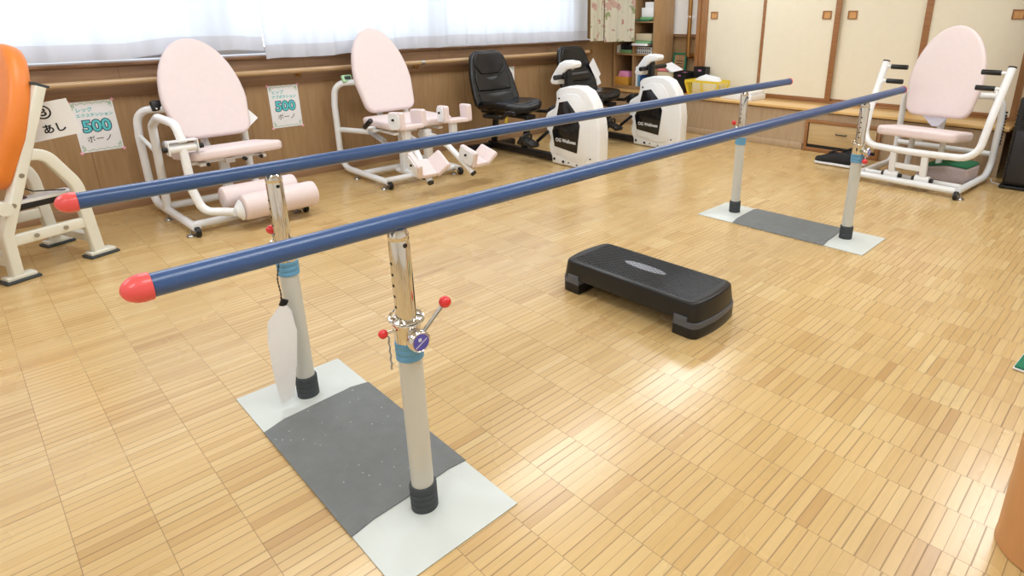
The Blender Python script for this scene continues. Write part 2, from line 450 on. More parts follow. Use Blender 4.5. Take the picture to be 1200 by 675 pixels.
# horizontal boards below the window
struct('trim_1', B2(XL, XL+.022, YF, 4.30, .690, .760, .003), BAND)
struct('trim_2', B2(XL, XL+.016, YF, 4.30, .7605, .868, .002), VENH)
struct('trim_3', B2(XL-.10, XL+.05, YF, 4.30, .869, .889, .004), SILLW)
k = 3
for y in (-.94, .178, 1.29, 2.45, 3.70):
    k += 1; struct('trim_%d' % k, B2(XL+.0145, XL+.0172, y-.0015, y+.0015, .762, .867), SILLW, smooth=False)
for y in (-.96, -.045, .87, 1.785, 2.70, 3.615):
    k += 1; struct('trim_%d' % k, B2(XL-.001, XL+.0012, y-.0015, y+.0015, .064, .689), SILLW, smooth=False)
# windows behind the sheer curtains
wn = 0
for a in range(4):
    y0 = WY0+(WY1-WY0)*a/4; y1 = WY0+(WY1-WY0)*(a+1)/4; wn += 1
    bm = bmesh.new()
    for (c, s) in (((XL-.07, (y0+y1)/2, WZ0+.02), (.05, y1-y0, .04)), ((XL-.07, (y0+y1)/2, WZ1-.02), (.05, y1-y0, .04)),
                   ((XL-.07, y0+.02, (WZ0+WZ1)/2), (.05, .04, WZ1-WZ0-.08)), ((XL-.07, y1-.02, (WZ0+WZ1)/2), (.05, .04, WZ1-WZ0-.08))): box(bm, c, s)
    w = struct('window_%d' % wn, bm, ALU, smooth=False)
    g = obj('window_pane', B((XL-.07, (y0+y1)/2, (WZ0+WZ1)/2), (.004, y1-y0-.08, WZ1-WZ0-.08)), GLASS, w, smooth=False)

# handrail
hr = thing('handrail', 'long round pale wooden handrail running along the wall under the curtained windows', 'handrail', (XL+.075, 0, .778))
obj('rail', T([(0, YF+.1, 0), (0, 4.255, 0)], .0185, seg=16), RAILW, hr)
obj('end_cap', T([(0, 4.255, 0), (0, 4.29, 0), (-.03, 4.315, 0), (-.052, 4.315, 0)], .0195, fil=.02), BRASS, hr)
for y in (-1.6, .60-.1, 1.13+.1, 2.2, 3.05, 4.0):
    bm = T([(-.053, y, -.03), (-.02, y, -.045), (0, y, -.018)], .006, seg=8, fil=.01)
    cyl(bm, (-.053, y, -.03), (-.046, y, -.03), .02, seg=16)
    obj('bracket', bm, BRASS, hr)
bm = CY((0, 2.225, 0), (0, 2.255, 0), .0195); obj('joint_ring', bm, STEEL, hr)

# back of the room: kick panel, ledge, sliding doors
LX1 = .965
struct('wall_back', B2(XL, LX1-.02, 4.67, 4.70, 0, .335), KICKW, smooth=False)
struct('wall_back_right', B2(LX1+.02, XR, 4.67, 4.75, 0, ZC), KICKW, smooth=False)
struct('wall_rear', B2(XL-.1, XR+.1, YB, YB+.1, 0, ZC), VEN, smooth=False)
struct('baseboard_back', B2(XL+.014, -.52, 4.655, 4.669, 0, .06, .003), KICKW)
ld = obj('built_in_ledge', B2(XL+.002, LX1, 4.64, YB-.001, .345, .37, .004), BENCHW)
tag(ld, 'long low honey-coloured wooden ledge under the cream sliding doors', 'ledge')

DY = 5.09
struct('trim_20', B2(-1.940, -1.90, DY-.05, YB, .371, ZC), POSTW)
struct('trim_21', B2(-1.899, -1.835, DY-.035, YB, .371, ZC), POSTW)
struct('trim_22', B2(.885, .965, DY-.05, YB, .371, ZC), POSTW)
struct('trim_23', B2(-1.834, .884, DY-.035, YB, .371, .392), RIMW)
struct('trim_24', B2(-1.834, .884, DY-.05, YB, 1.93, 1.99), RIMW)
def sliding_door(x0, x1, front, label, pull, sl, sr):
    y = DY-.032 if front else DY-.008
    t = thing('sliding_door', label, 'sliding door', ((x0+x1)/2, y, .393))
    w = x1-x0; h = 1.535
    obj('door_panel', B((0, .004, h/2), (w-.002, .01, h)), DOORF, t, smooth=False)
    for s, ww in ((-1, sl), (1, sr)):
        if ww: obj('stile', B((s*(w/2-ww/2), -.004, h/2), (ww, .014, h), bev=.002), RIMW, t)
    obj('bottom_rail', B((0, -.004, .009), (w-sl-sr-.002, .012, .018)), RIMW, t)
    px = pull
    bm = bmesh.new()
    for c, s in (((px, -.004, .710), (.078, .012, .008)), ((px, -.004, .772), (.078, .012, .008)), ((px-.035, -.004, .741), (.008, .012, .054)), ((px+.035, -.004, .741), (.008, .012, .054))): box(bm, c, s, bev=.001)
    f = obj('finger_pull', bm, RIMW, t)
    obj('pull_recess', B((px, -.0005, .741), (.062, .004, .054)), PULLW, f, smooth=False)
sliding_door(-1.834, -1.19, False, 'leftmost cream sliding door, beside the thick brown post', -1.758+1.512, 0, .03)
sliding_door(-1.215, -.49, True, 'cream sliding door second from the left, right of the thin brown strip', -.603+.8525, .028, .0)
sliding_door(-.515, .20, False, 'cream sliding door third from the left, partly behind the far bar ends', -.392+.1575, 0, .0)
sliding_door(.183, .884, True, 'rightmost cream sliding door, behind the tall pink backrest', .80-.5335, .05, .0)
# central double stile of doors 2 and 3
struct('trim_25', B2(-.532, -.482, DY-.045, DY-.034, .394, 1.929, .002), RIMW)

# recess between shelf and post: a white upper panel over tan wainscot
struct('trim_26', B2(-2.325, -1.941, DY+.01, YB, .945, ZC), WALLP, smooth=False)
struct('trim_27', B2(-2.325, -1.941, DY, YB, .915, .944), BAND)
gh = thing('grab_bar', 'vertical brass-coloured grab bar on the wall between the shelf and the brown post', 'grab bar', (-2.02, DY, .72))
obj('bar', T([(.02, .0, .0), (0, -.055, .0), (0, -.055, 1.0), (0, .005, 1.0)], .022, fil=.035, seg=14), BRASS, gh)
obj('wall_flange', CY((.02, -.008, 0), (.02, .0, 0), .034), BRASS, gh)
bm = bmesh.new(); box(bm, (0, -.035, .40), (.05, .012, .018)); box(bm, (0, -.07, .40), (.03, .01, .03), Euler((0, R(45), 0)).to_matrix())
obj('white_clip', bm, PAPER, gh)

# ------------------------------------------------------------------ shelf unit in the corner
CX0, CX1, CF, CB = -2.785, -2.235, 4.72, 5.06
su = thing('cubby_shelf', 'tall open tan cubby shelf standing in the corner on the wooden ledge', 'shelf', ((CX0+CX1)/2, (CF+CB)/2, .371))
sx0, sx1, sy0, sy1 = CX0-(CX0+CX1)/2, CX1-(CX0+CX1)/2, CF-(CF+CB)/2, CB-(CF+CB)/2
H = 1.5
for x in (sx0+.009, sx1-.009): obj('side_panel', B((x, 0, H/2), (.018, sy1-sy0, H), bev=.001), SHELFW, su)
obj('divider', B((0, 0, H/2), (.018, sy1-sy0-.004, H-.002), bev=.001), SHELFW, su)
obj('back_panel', B((0, sy1-.004, H/2), (sx1-sx0-.04, .006, H-.01)), SHELFW, su)
obj('base_board', B((0, 0, .016), (sx1-sx0-.037, sy1-sy0-.002, .030), bev=.001), SHELFW, su)
for x in (-.133, .133):
    for z in (.365, .70, 1.06, 1.49): obj('shelf_board', B((x, -.002, z), (.246, sy1-sy0-.012, .018), bev=.001), SHELFW, su)
sz = lambda z: z
yb = 4.86
# items on the shelves
t = tag(obj('storage_box', B2(-2.77, -2.58, 4.735, 4.93, .403, .492, .004), YELLOWB), 'amber plastic box in the lower left cubby of the corner shelf', 'box')
bm = PR([(-.075, 0), (.075, 0), (.062, .055), (-.05, .06)], -.05, .05, bev=.003, mtx=TRS((-2.66, 4.80, .493)))
tag(obj('pink_paper_stack', bm, PINKP), 'pink paper stack on top of the amber box in the corner shelf', 'paper')
for i, (x, w, h) in enumerate(((-2.75, .016, .075), (-2.725, .012, .085))):
    tag(obj('notebook', B((x, 4.83, .746+h/2), (w, .16, h)), PAPER, smooth=False), ('leftmost white notebook on the left middle shelf, against the side panel' if i == 0 else 'taller thin white notebook between the side panel notebook and the green tray'), 'notebook', 'notebooks on the left middle shelf')
tt = thing('file_tray', 'pale green tray with dark-tabbed files on the left middle shelf', 'tray', (-2.63, 4.83, .746))
obj('tray_body', B((0, 0, .018), (.16, .18, .034), bev=.003), BOOKG, tt)
bm = bmesh.new()
for i in range(6): box(bm, (-.066+i*.026, 0, .062), (.017, .15, .052))
obj('file_tabs', bm, NAVYF, tt, smooth=False)
# right middle shelf stack
def stack(name, c, s, m, label, cat, grp=None, bev=.002):
    return tag(obj(name, B(c, s, bev=bev), m), label, cat, grp)
for i, z in enumerate((.746, .783)):
    t = thing('patterned_box', ('lower' if i == 0 else 'upper')+' black and white patterned box in the right middle cubby', 'box', (-2.385, 4.84, z), 0, 'patterned boxes in the shelf')
    obj('box_body', B((0, 0, .017), (.205, .17, .033), bev=.002), PAPER, t)
    bm = bmesh.new()
    for j in range(7): box(bm, (-.088+j*.027, -.0853, .017), (.015, .002, .017), Euler((0, R(20), 0)).to_matrix())
    obj('printed_pattern', bm, INK, t, smooth=False)
stack('notebook', (-2.283, 4.8, .85), (.05, .2, .008), NAVYF, 'dark notebook lying on the patterned boxes in the shelf', 'notebook')
stack('white_paper_pile', (-2.40, 4.80, .843), (.20, .24, .022), PAPER, 'white paper pile overhanging the front of the right middle cubby', 'paper')
stack('green_book', (-2.385, 4.82, .868), (.20, .2, .024), BOOKG, 'pale green book between the paper pile and the wooden box', 'book')
stack('wooden_box', (-2.385, 4.83, .918), (.205, .19, .07), CARD, 'plain beige wooden box at the top of the pile in the right cubby', 'box')
stack('green_folder', (-2.40, 4.81, 1.087), (.20, .2, .012), GREENM, 'bright green folder lying on the upper right shelf under the olive book', 'folder')
stack('green_book', (-2.345, 4.82, 1.107), (.16, .2, .026), BOOKG, 'pale olive book lying on the upper right shelf under the white box', 'book')
stack('white_box', (-2.34, 4.82, 1.166), (.155, .18, .09), PAPER, 'larger white box on the upper right shelf', 'box')
stack('white_box', (-2.325, 4.82, 1.239), (.115, .15, .055), PAPER, 'smaller white box stacked on the larger one on the upper shelf', 'box')
for i, (x, h, m, nm) in enumerate(((-2.475, .21, PAPER, 'white'), (-2.445, .15, BLUE2, 'light blue'), (-2.415, .19, BLUE, 'blue'))):
    stack('bottle_carton', (x, 4.80, .402+h/2), (.026, .10, h), m, nm+' tall carton in the lower right cubby behind the exercise bike', 'carton')

# ------------------------------------------------------------------ things on the ledge
Z0 = .3705
stack('cardboard_box', (-2.125, 4.88, Z0+.1), (.19, .2, .2), CARD, 'beige cardboard box standing on the ledge beside the black magazine file', 'box')
stack('pink_pouch', (-2.17, 4.86, Z0+.217), (.14, .11, .028), mat('salmon_cloth', (238, 142, 150), .8), 'salmon pink cloth pouch lying on the beige box', 'pouch', bev=.012)
fr = thing('picture_frame', 'green picture frame leaning on the wall behind the beige box', 'picture frame', (-2.150, 5.045, .371)); fr.rotation_euler = (R(-7), 0, R(0))
bm = bmesh.new()
for c, s in (((0, 0, .375), (.17, .014, .018)), ((0, 0, .009), (.17, .014, .018)), ((-.076, 0, .19), (.018, .014, .35)), ((.076, 0, .19), (.018, .014, .35))): box(bm, c, s)
obj('frame', bm, GREENM, fr, smooth=False)
obj('backing', B((0, .003, .19), (.14, .006, .35)), SHELFW, fr, smooth=False)
bm = bmesh.new()
for i in range(4): box(bm, (0, -.002, .30-i*.03), (.09, .002, .006))
obj('printed_lines', bm, INK, fr, smooth=False)
ps = thing('paper_stack', 'tilted stack of white papers lying on the beige box', 'paper', (-2.10, 4.87, Z0+.226)); ps.rotation_euler = (R(8), R(14), R(-20))
for i in range(4): obj('paper_sheet', B((.0+i*.006, -.003*i, .012+i*.006), (.19, .14, .002), rot=(0, R(2*i), R(i*4-6))), PAPER, ps, smooth=False)
def magazine_file(x0, x1, y0, y1, z1, label, hole=True):
    t = thing('magazine_file', label, 'magazine file', ((x0+x1)/2, (y0+y1)/2, Z0))
    w, dd, h = x1-x0, y1-y0, z1-Z0
    bm = bmesh.new()
    # front with a slot made of four strips
    hw = .042; hh = .018; hz = h-.035
    for c, s in (((0, -dd/2+.002, (hz-hh/2)/2), (w, .004, hz-hh/2)), ((0, -dd/2+.002, h-(h-hz-hh/2)/2), (w, .004, h-hz-hh/2)),
                 ((-(w+hw)/4, -dd/2+.002, hz), ((w-hw)/2, .004, hh)), (((w+hw)/4, -dd/2+.002, hz), ((w-hw)/2, .004, hh)),
                 ((-w/2+.002, 0, h/2), (.004, dd-.008, h)), ((w/2-.002, 0, h/2), (.004, dd-.008, h)), ((0, dd/2-.002, h/2), (w, .004, h)), ((0, 0, .002), (w-.01, dd-.01, .004))): box(bm, c, s)
    obj('file_body', bm, BLACK, t, smooth=False)
    obj('paper_sheet', B((0, 0, h/2), (w*.8, dd*.85, h*.88)), PINKP, t, smooth=False)
    return t
magazine_file(-2.025, -1.885, 4.80, 5.0, .58, 'black magazine file with pink papers beside the beige box')
magazine_file(-1.880, -1.740, 4.95, 5.035, .63, 'taller black magazine file behind the yellow basket')
tag(obj('red_pen', T([(-1.874, 4.835, .373), (-1.872, 4.845, .50)], .006, seg=8), REDB), 'thin red pen standing between the black files and the yellow basket', 'pen')
# yellow basket with mesh sides
bk = thing('basket', 'yellow plastic mesh basket holding papers on the ledge', 'basket', (-1.635, 4.83, Z0))
bm = bmesh.new(); W0, W1, D0, D1, HB = .32, .38, .17, .22, .15
def lerp(a, b, f): return a+(b-a)*f
for f, hh in ((0, .012), (1, .022)):
    w, dd = lerp(W0, W1, f), lerp(D0, D1, f); z = lerp(.006, HB-.011, f)
    for c, s in (((0, -dd/2, z), (w+.006, .005, hh)), ((0, dd/2, z), (w+.006, .005, hh)), ((-w/2, 0, z), (.005, dd, hh)), ((w/2, 0, z), (.005, dd, hh))): box(bm, c, s)
obj('rim', bm, YELLOW, bk, smooth=False)
bm = bmesh.new()
for i in range(15):
    f = i/14-.5
    for s in (-1, 1): tube(bm, [(f*W0, s*D0/2, .01), (f*W1, s*D1/2, HB-.02)], .0016 if i not in (0, 7, 14) else .009, seg=5)
for i in range(1, 9):
    f = i/9-.5
    for s in (-1, 1): tube(bm, [(s*W0/2, f*D0, .01), (s*W1/2, f*D1, HB-.02)], .0016, seg=5)
for kz in range(1, 8):
    f = kz/8; w, dd, z = lerp(W0, W1, f), lerp(D0, D1, f), lerp(.01, HB-.02, f)
    tube(bm, [(-w/2, -dd/2, z), (w/2, -dd/2, z), (w/2, dd/2, z), (-w/2, dd/2, z)], .0016, seg=5, closed=True)
obj('mesh_sides', bm, YELLOW, bk)
obj('base', B((0, 0, .004), (W0, D0, .006)), YELLOW, bk, smooth=False)
bp = thing('paper_bundle', 'bundle of white papers bulging out of the yellow basket', 'paper', (-1.63, 4.83, Z0+.01))
for i in range(5):
    bm = PR([(-.13, .0), (.13, .0), (.14, .11), (.10, .150+.004*i), (-.06, .172+.004*i), (-.14, .118)], -.07+i*.029, -.058+i*.029, bev=.002); obj('paper_sheet', bm, PAPER, bp)
pk = thing('flat_carton', 'flat white carton lying on the ledge right of the yellow basket', 'carton', (-1.235, 4.84, Z0)); pk.rotation_euler = (0, 0, R(-4))
obj('carton_body', B((0, 0, .025), (.34, .25, .049), bev=.003), PAPER, pk)
obj('carton_lid', B((-.02, 0, .066), (.36, .22, .03), bev=.003), PAPER, pk)
obj('red_print', B((-.06, 0, .0815), (.10, .06, .001)), mat('pink_print', (226, 170, 180), .7), pk, smooth=False)

# ------------------------------------------------------------------ curtains
def curtain(name, path, z0f, z1, amp, waves, m, label, hem=None, n=220, th=.0016, ph=0):
    """hangs from z1 to z0f(s); path(s)->(x,y,nx,ny)"""
    t = thing(name, label, 'curtain', (path(.5)[0], path(.5)[1], z1))
    ox, oy = path(.5)[:2]
    def sheet(za, zb, nz, extra):
        bm = bmesh.new(); g = []
        for i in range(n+1):
            s = i/n; x, y, nx, ny = path(s); col = []
            for k in range(nz+1):
                f = k/nz; z = za(s)+(zb(s)-za(s))*f
                low = min(1, max(0, (z1-z)/(z1-.9)))
                a = amp*(.35+.65*low)
                o = a*(math.sin(waves*s*2*PI+ph+.8*math.sin(7*s+2*low))+.35*math.sin(waves*2.3*s*2*PI+3*low))+extra
                col.append(bm.verts.new((x+nx*o-ox, y+ny*o-oy, z-z1)))
            g.append(col)
        for i in range(n):
            for k in range(nz): bm.faces.new((g[i][k], g[i+1][k], g[i+1][k+1], g[i][k+1]))
        bmesh.ops.solidify(bm, geom=list(bm.faces), thickness=th)
        return bm
    obj('cloth', sheet(lambda s: z1, (lambda s: z0f(s)+(hem or 0)), 12, 0), m, t, ang=80)
    if hem: obj('hem', sheet(lambda s: z0f(s)+hem, z0f, 2, .0), SHEERH, t, ang=80)
    rod = T([(path(0)[0]-ox, path(0)[1]-oy, .012), (path(1)[0]-ox, path(1)[1]-oy, .012)], .010, seg=10)
    obj('curtain_rail', rod, ALU, t)
    return t
def sm(a, b, x):
    x = min(1, max(0, (x-a)/(b-a))); return x*x*(3-2*x)
ya, yb2 = -2.7, 1.0
def hemA(s):
    y = ya+(yb2-ya)*s
    return .905-.012*sm(-1.5, .1, y)*0 + .030*sm(.20, .50, y) - .012*sm(.8, 1.0, y)
curtain('sheer_curtain', lambda s: (XL+.085, ya+(yb2-ya)*s, 1, 0), hemA, 2.12, .020, 13, SHEER, 'white sheer curtain behind the first pink machine, its hem hitched up at the right end', hem=.09, ph=.4)
yc, yd = 1.0, 4.19
curtain('sheer_curtain', lambda s: (XL+.10, yc+(yd-yc)*s, 1, 0), lambda s: .868+.03*sm(0, .5, s)+.003*math.sin(40*s), 2.10, .022, 14, SHEER, 'white sheer curtain above the black exercise bikes, from the overlap to the floral curtain', hem=.09, ph=1.4)
def pth(p0, p1):
    dx, dy = p1[0]-p0[0], p1[1]-p0[1]; l = math.hypot(dx, dy)
    return lambda s: (p0[0]+dx*s, p0[1]+dy*s, dy/l, -dx/l)
curtain('floral_curtain', pth((-2.665, 4.20), (-2.655, 4.395)), lambda s: .885, 2.08, .014, 3, FLORAL, 'narrow gathered floral curtain bunched at the end of the sheer curtain', n=60)
curtain('floral_curtain', pth((-2.64, 4.40), (-2.46, 4.68)), lambda s: .872+.004*s, 2.08, .012, 2.6, FLORAL, 'wider floral curtain hanging in front of the corner shelf', n=90)

# ------------------------------------------------------------------ posters
def poster(y0, z1, title, label, cy=None, wdt=.21, tiltr=0, redtitle=False):
    t = thing('poster', label, 'poster', (XL+.0012, y0+wdt/2, z1-.297)); t.rotation_euler = (R(tiltr), 0, 0)
    h = .297; w = wdt
    obj('sheet', B((.001, 0, h/2), (.0012, w, h)), PAPER, t, smooth=False)
    F = lambda z, x=.0019: frameM((x, 0, z), (0, 1, 0), (0, 0, 1))
    if redtitle: text('title_lettering', 'ロ', .034, frameM((.0021, w*.33, h*.78), (0, 1, 0), (0, 0, 1)), REDINK, t)
    else: text('title_lettering', title[0], .028, frameM((.0021, -w*.40, h*.835), (0, 1, 0), (0, 0, 1)), REDINK if redtitle else TEAL2, t, align='LEFT', offset=.0008)
    if not redtitle: text('title_lettering', title[1], .0245 if len(title[1]) < 8 else .0225, frameM((.0021, -w*.41, h*.725), (0, 1, 0), (0, 0, 1)), REDINK if redtitle else TEAL2, t, align='LEFT', offset=.0008)
    text('number_outline', '500', .094, frameM((.0021, 0, h*.50), (0, 1, 0), (0, 0, 1)), NAVY, t, offset=.0068)
    text('number_lettering', '500', .094, frameM((.0030, 0, h*.50), (0, 1, 0), (0, 0, 1)), TEAL, t, offset=.0022)
    text('word_lettering', 'ボーノ', .043, frameM((.0021, .0, h*.245), (0, 1, 0), (0, 0, 1)), INK, t)
    bm = bmesh.new()
    def vine(p0, p1, n):
        for i in range(n):
            f = i/(n-1); y = lerp(p0[0], p1[0], f); z = lerp(p0[1], p1[1], f)
            a = R(35 if i % 2 else -35)+ (PI/2 if abs(p1[0]-p0[0]) < abs(p1[1]-p0[1]) else 0)
            box(bm, (.0021, y, z+.003*math.sin(i*1.7)), (.0005, .009, .0032), Euler((a, 0, 0)).to_matrix())
    e = .012
    vine((-w/2+e, h-e), (w/2-e, h-e), 20); vine((-w/2+e, e), (w/2-e, e), 20)
    for s in (-1, 1):
        vine((s*(w/2-e), h-.04), (s*(w/2-e), h-.015), 4); vine((s*(w/2-.02), h-.03), (s*(w/2-.02), h-.018), 3)
        vine((s*(w/2-e), .015), (s*(w/2-e), .045), 4); vine((s*(w/2-.02), .02), (s*(w/2-.02), .032), 3)
    obj('vine_border', bm, VINE, t, smooth=False)
    for sy in (-1, 1):
        for z in (0, h): obj('tape', B((.0022, sy*w/2, z), (.0008, .016, .016), rot=(R(45), 0, 0)), TAPE, t, smooth=False)
    return t
poster(-.09, .675, ('レッグ', 'エクステンション'), 'white poster reading 500 partly hidden by the hanging number 3 sign', tiltr=1)
poster(1.015, .678, ('ヒップ', 'アブダクション'), 'white poster reading 500 on the wall between the two pink machines', tiltr=0)
poster(3.075, .682, ('ローイング', 'エルゴ'), 'white poster mostly hidden behind the left black bike seat', redtitle=True)

# ------------------------------------------------------------------ parallel bars
L_ = 2.605; S_ = .66; HZ = .7425; BR = .0196
pb = thing('parallel_bars', 'long blue walking rails with red ends on four chrome and grey posts', 'parallel bars', (S_/2, L_/2, 0))
ox, oy = S_/2, L_/2
def loc(x, y, z): return (x-ox, y-oy, z)
for ix, x in enumerate((0, S_)):
    y0, y1 = -.476, 3.163
    hbar = obj('hand_bar', T([loc(x, y0+.040, HZ), loc(x, y1-.006, HZ)], BR, seg=28), BLUE, pb)
    prof = [(BR+.0012, -.002), (BR+.0030, -.001), (BR+.0034, .010)]
    for k in range(1, 13):
        a = PI/2*k/12; prof.append(((BR+.0034)*math.cos(a), .010+.030*math.sin(a)))
    obj('end_cap', lathe(bmesh.new(), prof, TRS(loc(x, y0+.040, HZ), (R(90), 0, 0)), 28), RED, hbar)
    prof = [(BR+.0016, 0), (BR+.002, .001), (BR+.0018, .008), (BR-.002, .014), (.008, .018), (0, .019)]
    obj('end_cap', lathe(bmesh.new(), prof, TRS(loc(x, y1-.012, HZ), (R(-90), 0, 0)), 28), RED, hbar)
def base_plate(y):
    hx0, hx1, hy = -.150, .810, .167
    N1, N2 = 40, 16
    def hz(u, v):      # gently raised middle
        e = min(min(u-hx0, hx1-u)/.10, min(v+hy, hy-v)/.055, 1)
        return .0035+.0105*max(0, e)
    bm = bmesh.new(); g = []
    xs = sorted(set([hx0, hx1]+[hx0+.10, hx1-.10]+[hx0+(hx1-hx0)*i/N1 for i in range(N1+1)]))
    ys = sorted(set([-hy+2*hy*i/N2 for i in range(N2+1)]+[-hy+.055, hy-.055]))
    for u in xs: g.append([bm.verts.new(loc(u, y+v, hz(u, v))) for v in ys])
    for i in range(len(xs)-1):
        for j in range(len(ys)-1): bm.faces.new((g[i][j], g[i+1][j], g[i+1][j+1], g[i][j+1]))
    nx_, ny_ = len(xs)-1, len(ys)-1
    lo = [[bm.verts.new((q.co.x, q.co.y, .0005)) for q in row] for row in g]
    for i in range(nx_):
        for j in range(ny_): bm.faces.new((lo[i][j], lo[i][j+1], lo[i+1][j+1], lo[i+1][j]))
        for j in (0, ny_): bm.faces.new((g[i][j], g[i+1][j], lo[i+1][j], lo[i][j]))
    for j in range(ny_):
        for i in (0, nx_): bm.faces.new((g[i][j], g[i][j+1], lo[i][j+1], lo[i][j]))
    p = obj('base_plate', bm, PLATE, pb, ang=8)
    # rubber mat with bowed ends
    bm = bmesh.new(); g = []
    nu, nv = 36, 16; mh = hy+.002
    for i in range(nu+1):
        row = []
        for j in range(nv+1):
            v = -mh+2*mh*j/nv
            bow = .012*(1-(v/mh)**2)
            a, b = .075-bow*.2-.01*(v/mh), .605+bow*.4-.01*(v/mh)
            u = a+(b-a)*i/nu
            ridge = .0034*math.exp(-((abs(v)-.112)/.006)**2)
            row.append(bm.verts.new(loc(u, y+v, hz(min(max(u, hx0), hx1), max(-hy, min(hy, v)))+.0026+ridge)))
        g.append(row)
    lo = [[bm.verts.new((q.co.x, q.co.y, q.co.z-.0021)) for q in row] for row in g]
    for i in range(nu):
        for j in range(nv): bm.faces.new((lo[i][j], lo[i][j+1], lo[i+1][j+1], lo[i+1][j]))
    for i in range(nu):
        for j in (0, nv): bm.faces.new((g[i][j], g[i+1][j], lo[i+1][j], lo[i][j]))
    for j in range(nv):
        for i in (0, nu): bm.faces.new((g[i][j], g[i][j+1], lo[i][j+1], lo[i][j]))
    for i in range(nu):
        for j in range(nv): bm.faces.new((g[i][j], g[i+1][j], g[i+1][j+1], g[i][j+1]))
    obj('rubber_mat', bm, MATR, p, ang=60)
for y in (0, L_): base_plate(y)
def post(x, y, sx, full, pin_=False):
    c = loc(x, y, 0)
    def Lc(dx, dy, z): return (c[0]+dx, c[1]+dy, z)
    p = obj('support_post', lathe(bmesh.new(), [(.0265, .012), (.0265, .455)], TRS(Lc(0, 0, 0)), 28), LGREY, pb)
    bp_ = [(.0315, .0125), (.0325, .014)]
    for k in range(3): z = .032+.0155*k; bp_ += [(.0325, z), (.0305, z+.0015), (.0305, z+.003), (.0325, z+.0045)]
    bp_ += [(.0325, .078), (.0305, .082), (.0267, .083)]
    obj('rubber_boot', lathe(bmesh.new(), bp_, TRS(Lc(0, 0, 0)), 28), DGREY, p)
    obj('collar', lathe(bmesh.new(), [(.0275, .425), (.0305, .427), (.0305, .437), (.0292, .439), (.0305, .441), (.0305, .452), (.0292, .454), (.0305, .456), (.0305, .467), (.0275, .469)], TRS(Lc(0, 0, 0)), 28), BLUE2, p)
    obj('chrome_sleeve', lathe(bmesh.new(), [(.0285, .469), (.0292, .471), (.0292, .510), (.033, .512), (.0345, .517), (.033, .522), (.024, .524)], TRS(Lc(0, 0, 0)), 28), CHROME, p)
    q = obj('height_tube', lathe(bmesh.new(), [(.0225, .50), (.0225, .700), (.0215, .704), (.0215, .706), (.0225, .708), (.0222, .716), (.0165, .727), (.0150, .727)], TRS(Lc(0, 0, 0)), 28), CHROME, pb)
    obj('rail_saddle', CY(Lc(0, 0, .715), Lc(0, 0, HZ-.008), .0145), BLUE, q)
    bm = bmesh.new()
    for k in range(5):
        z = .555+.025*k
        for a in (R(-90), R(90)):
            dx, dy = math.cos(a), math.sin(a)
            cyl(bm, Lc(dx*.0215, dy*.0215, z), Lc(dx*.0229, dy*.0229, z), .0035, seg=10)
    cyl(bm, Lc(.0195*math.cos(R(2)), .0195*math.sin(R(2)), .695), Lc(.023*math.cos(R(2)), .023*math.sin(R(2)), .695), .0052, seg=12)
    obj('adjustment_holes', bm, BLACK, q)
    ang = 0 if sx > 0 else PI
    dv = Vector((math.cos(ang), math.sin(ang), 0))
    side = Vector((0, 1, 0)) if sx > 0 else Vector((0, -1, 0))
    k0 = Vector(Lc(0, 0, .482))+dv*.026
    mt = Matrix((side, Vector((0, 0, 1)), dv)).transposed().to_4x4(); mt.translation = k0
    kn = obj('clamp_knob', lathe(bmesh.new(), [(.010, 0), (.0205, .002), (.0245, .006), (.0252, .012), (.0252, .020), (.0238, .025), (.0212, .027), (.0205, .0262), (0, .0262)], mt, 32), CHROME, p)
    obj('badge', lathe(bmesh.new(), [(.0188, .0260), (.0188, .0272), (0, .0272)], mt, 32), PURPLE, kn)
    bm = bmesh.new()
    for i in range(3):
        for j in range(3): box(bm, mt @ Vector((-.0045+i*.0026-.001, .0045+j*.0026, .0276)), (.0018, .0018, .0018))
    for i in range(9):
        f = (i-4)*.0036
        box(bm, mt @ Vector((f*.87, f*.5-.002, .0276)), (.0020, .0016, .0022))
    obj('badge_print', bm, PAPER, kn, smooth=False)
    # side lever with red ball
    a1 = Vector(Lc(*full)); a0 = k0+dv*.012+(a1-k0-dv*.012).normalized()*.020
    lv = obj('lever', CY(a0, a1, .0042, seg=12), STEEL, p)
    obj('lever_ball', ball(a1, .0135), REDB, lv)
    # lock pin with ball, chain
    b0 = Vector(Lc(-.004, -.022, .500)); b1 = Vector(Lc(-.012, -.044, .497))
    if pin_:
        pin = obj('lock_pin', CY(b0, b1, .0035, seg=10), CHROME, p)
        obj('pin_ball', ball(b1+(b1-b0).normalized()*.007, .0105), REDB, pin)
        ch = bmesh.new(); n = 26
        for k in range(n):
            f = k/(n-1); ppos = b0+(b1-b0)*.7+Vector((.002*math.sin(k), -.004, -.010-.080*f))
            bmesh.ops.create_icosphere(ch, subdivisions=1, radius=.0024, matrix=Matrix.Translation(ppos))
        obj('ball_chain', ch, STEEL, pin)
    ring = T([Vector(Lc(.036*math.cos(2*PI*k/24), .036*math.sin(2*PI*k/24), .523-.006*math.cos(2*PI*k/24))) for k in range(24)], .0028, seg=8, closed=True)
    obj('wire_ring', ring, CHROME, p)
post(S_, 0, 1, (.050, .068, .553), True); post(0, 0, -1, (-.052, -.012, .553)); post(S_, L_, 1, (.046, -.024, .440)); post(0, L_, -1, (-.052, .0, .545))

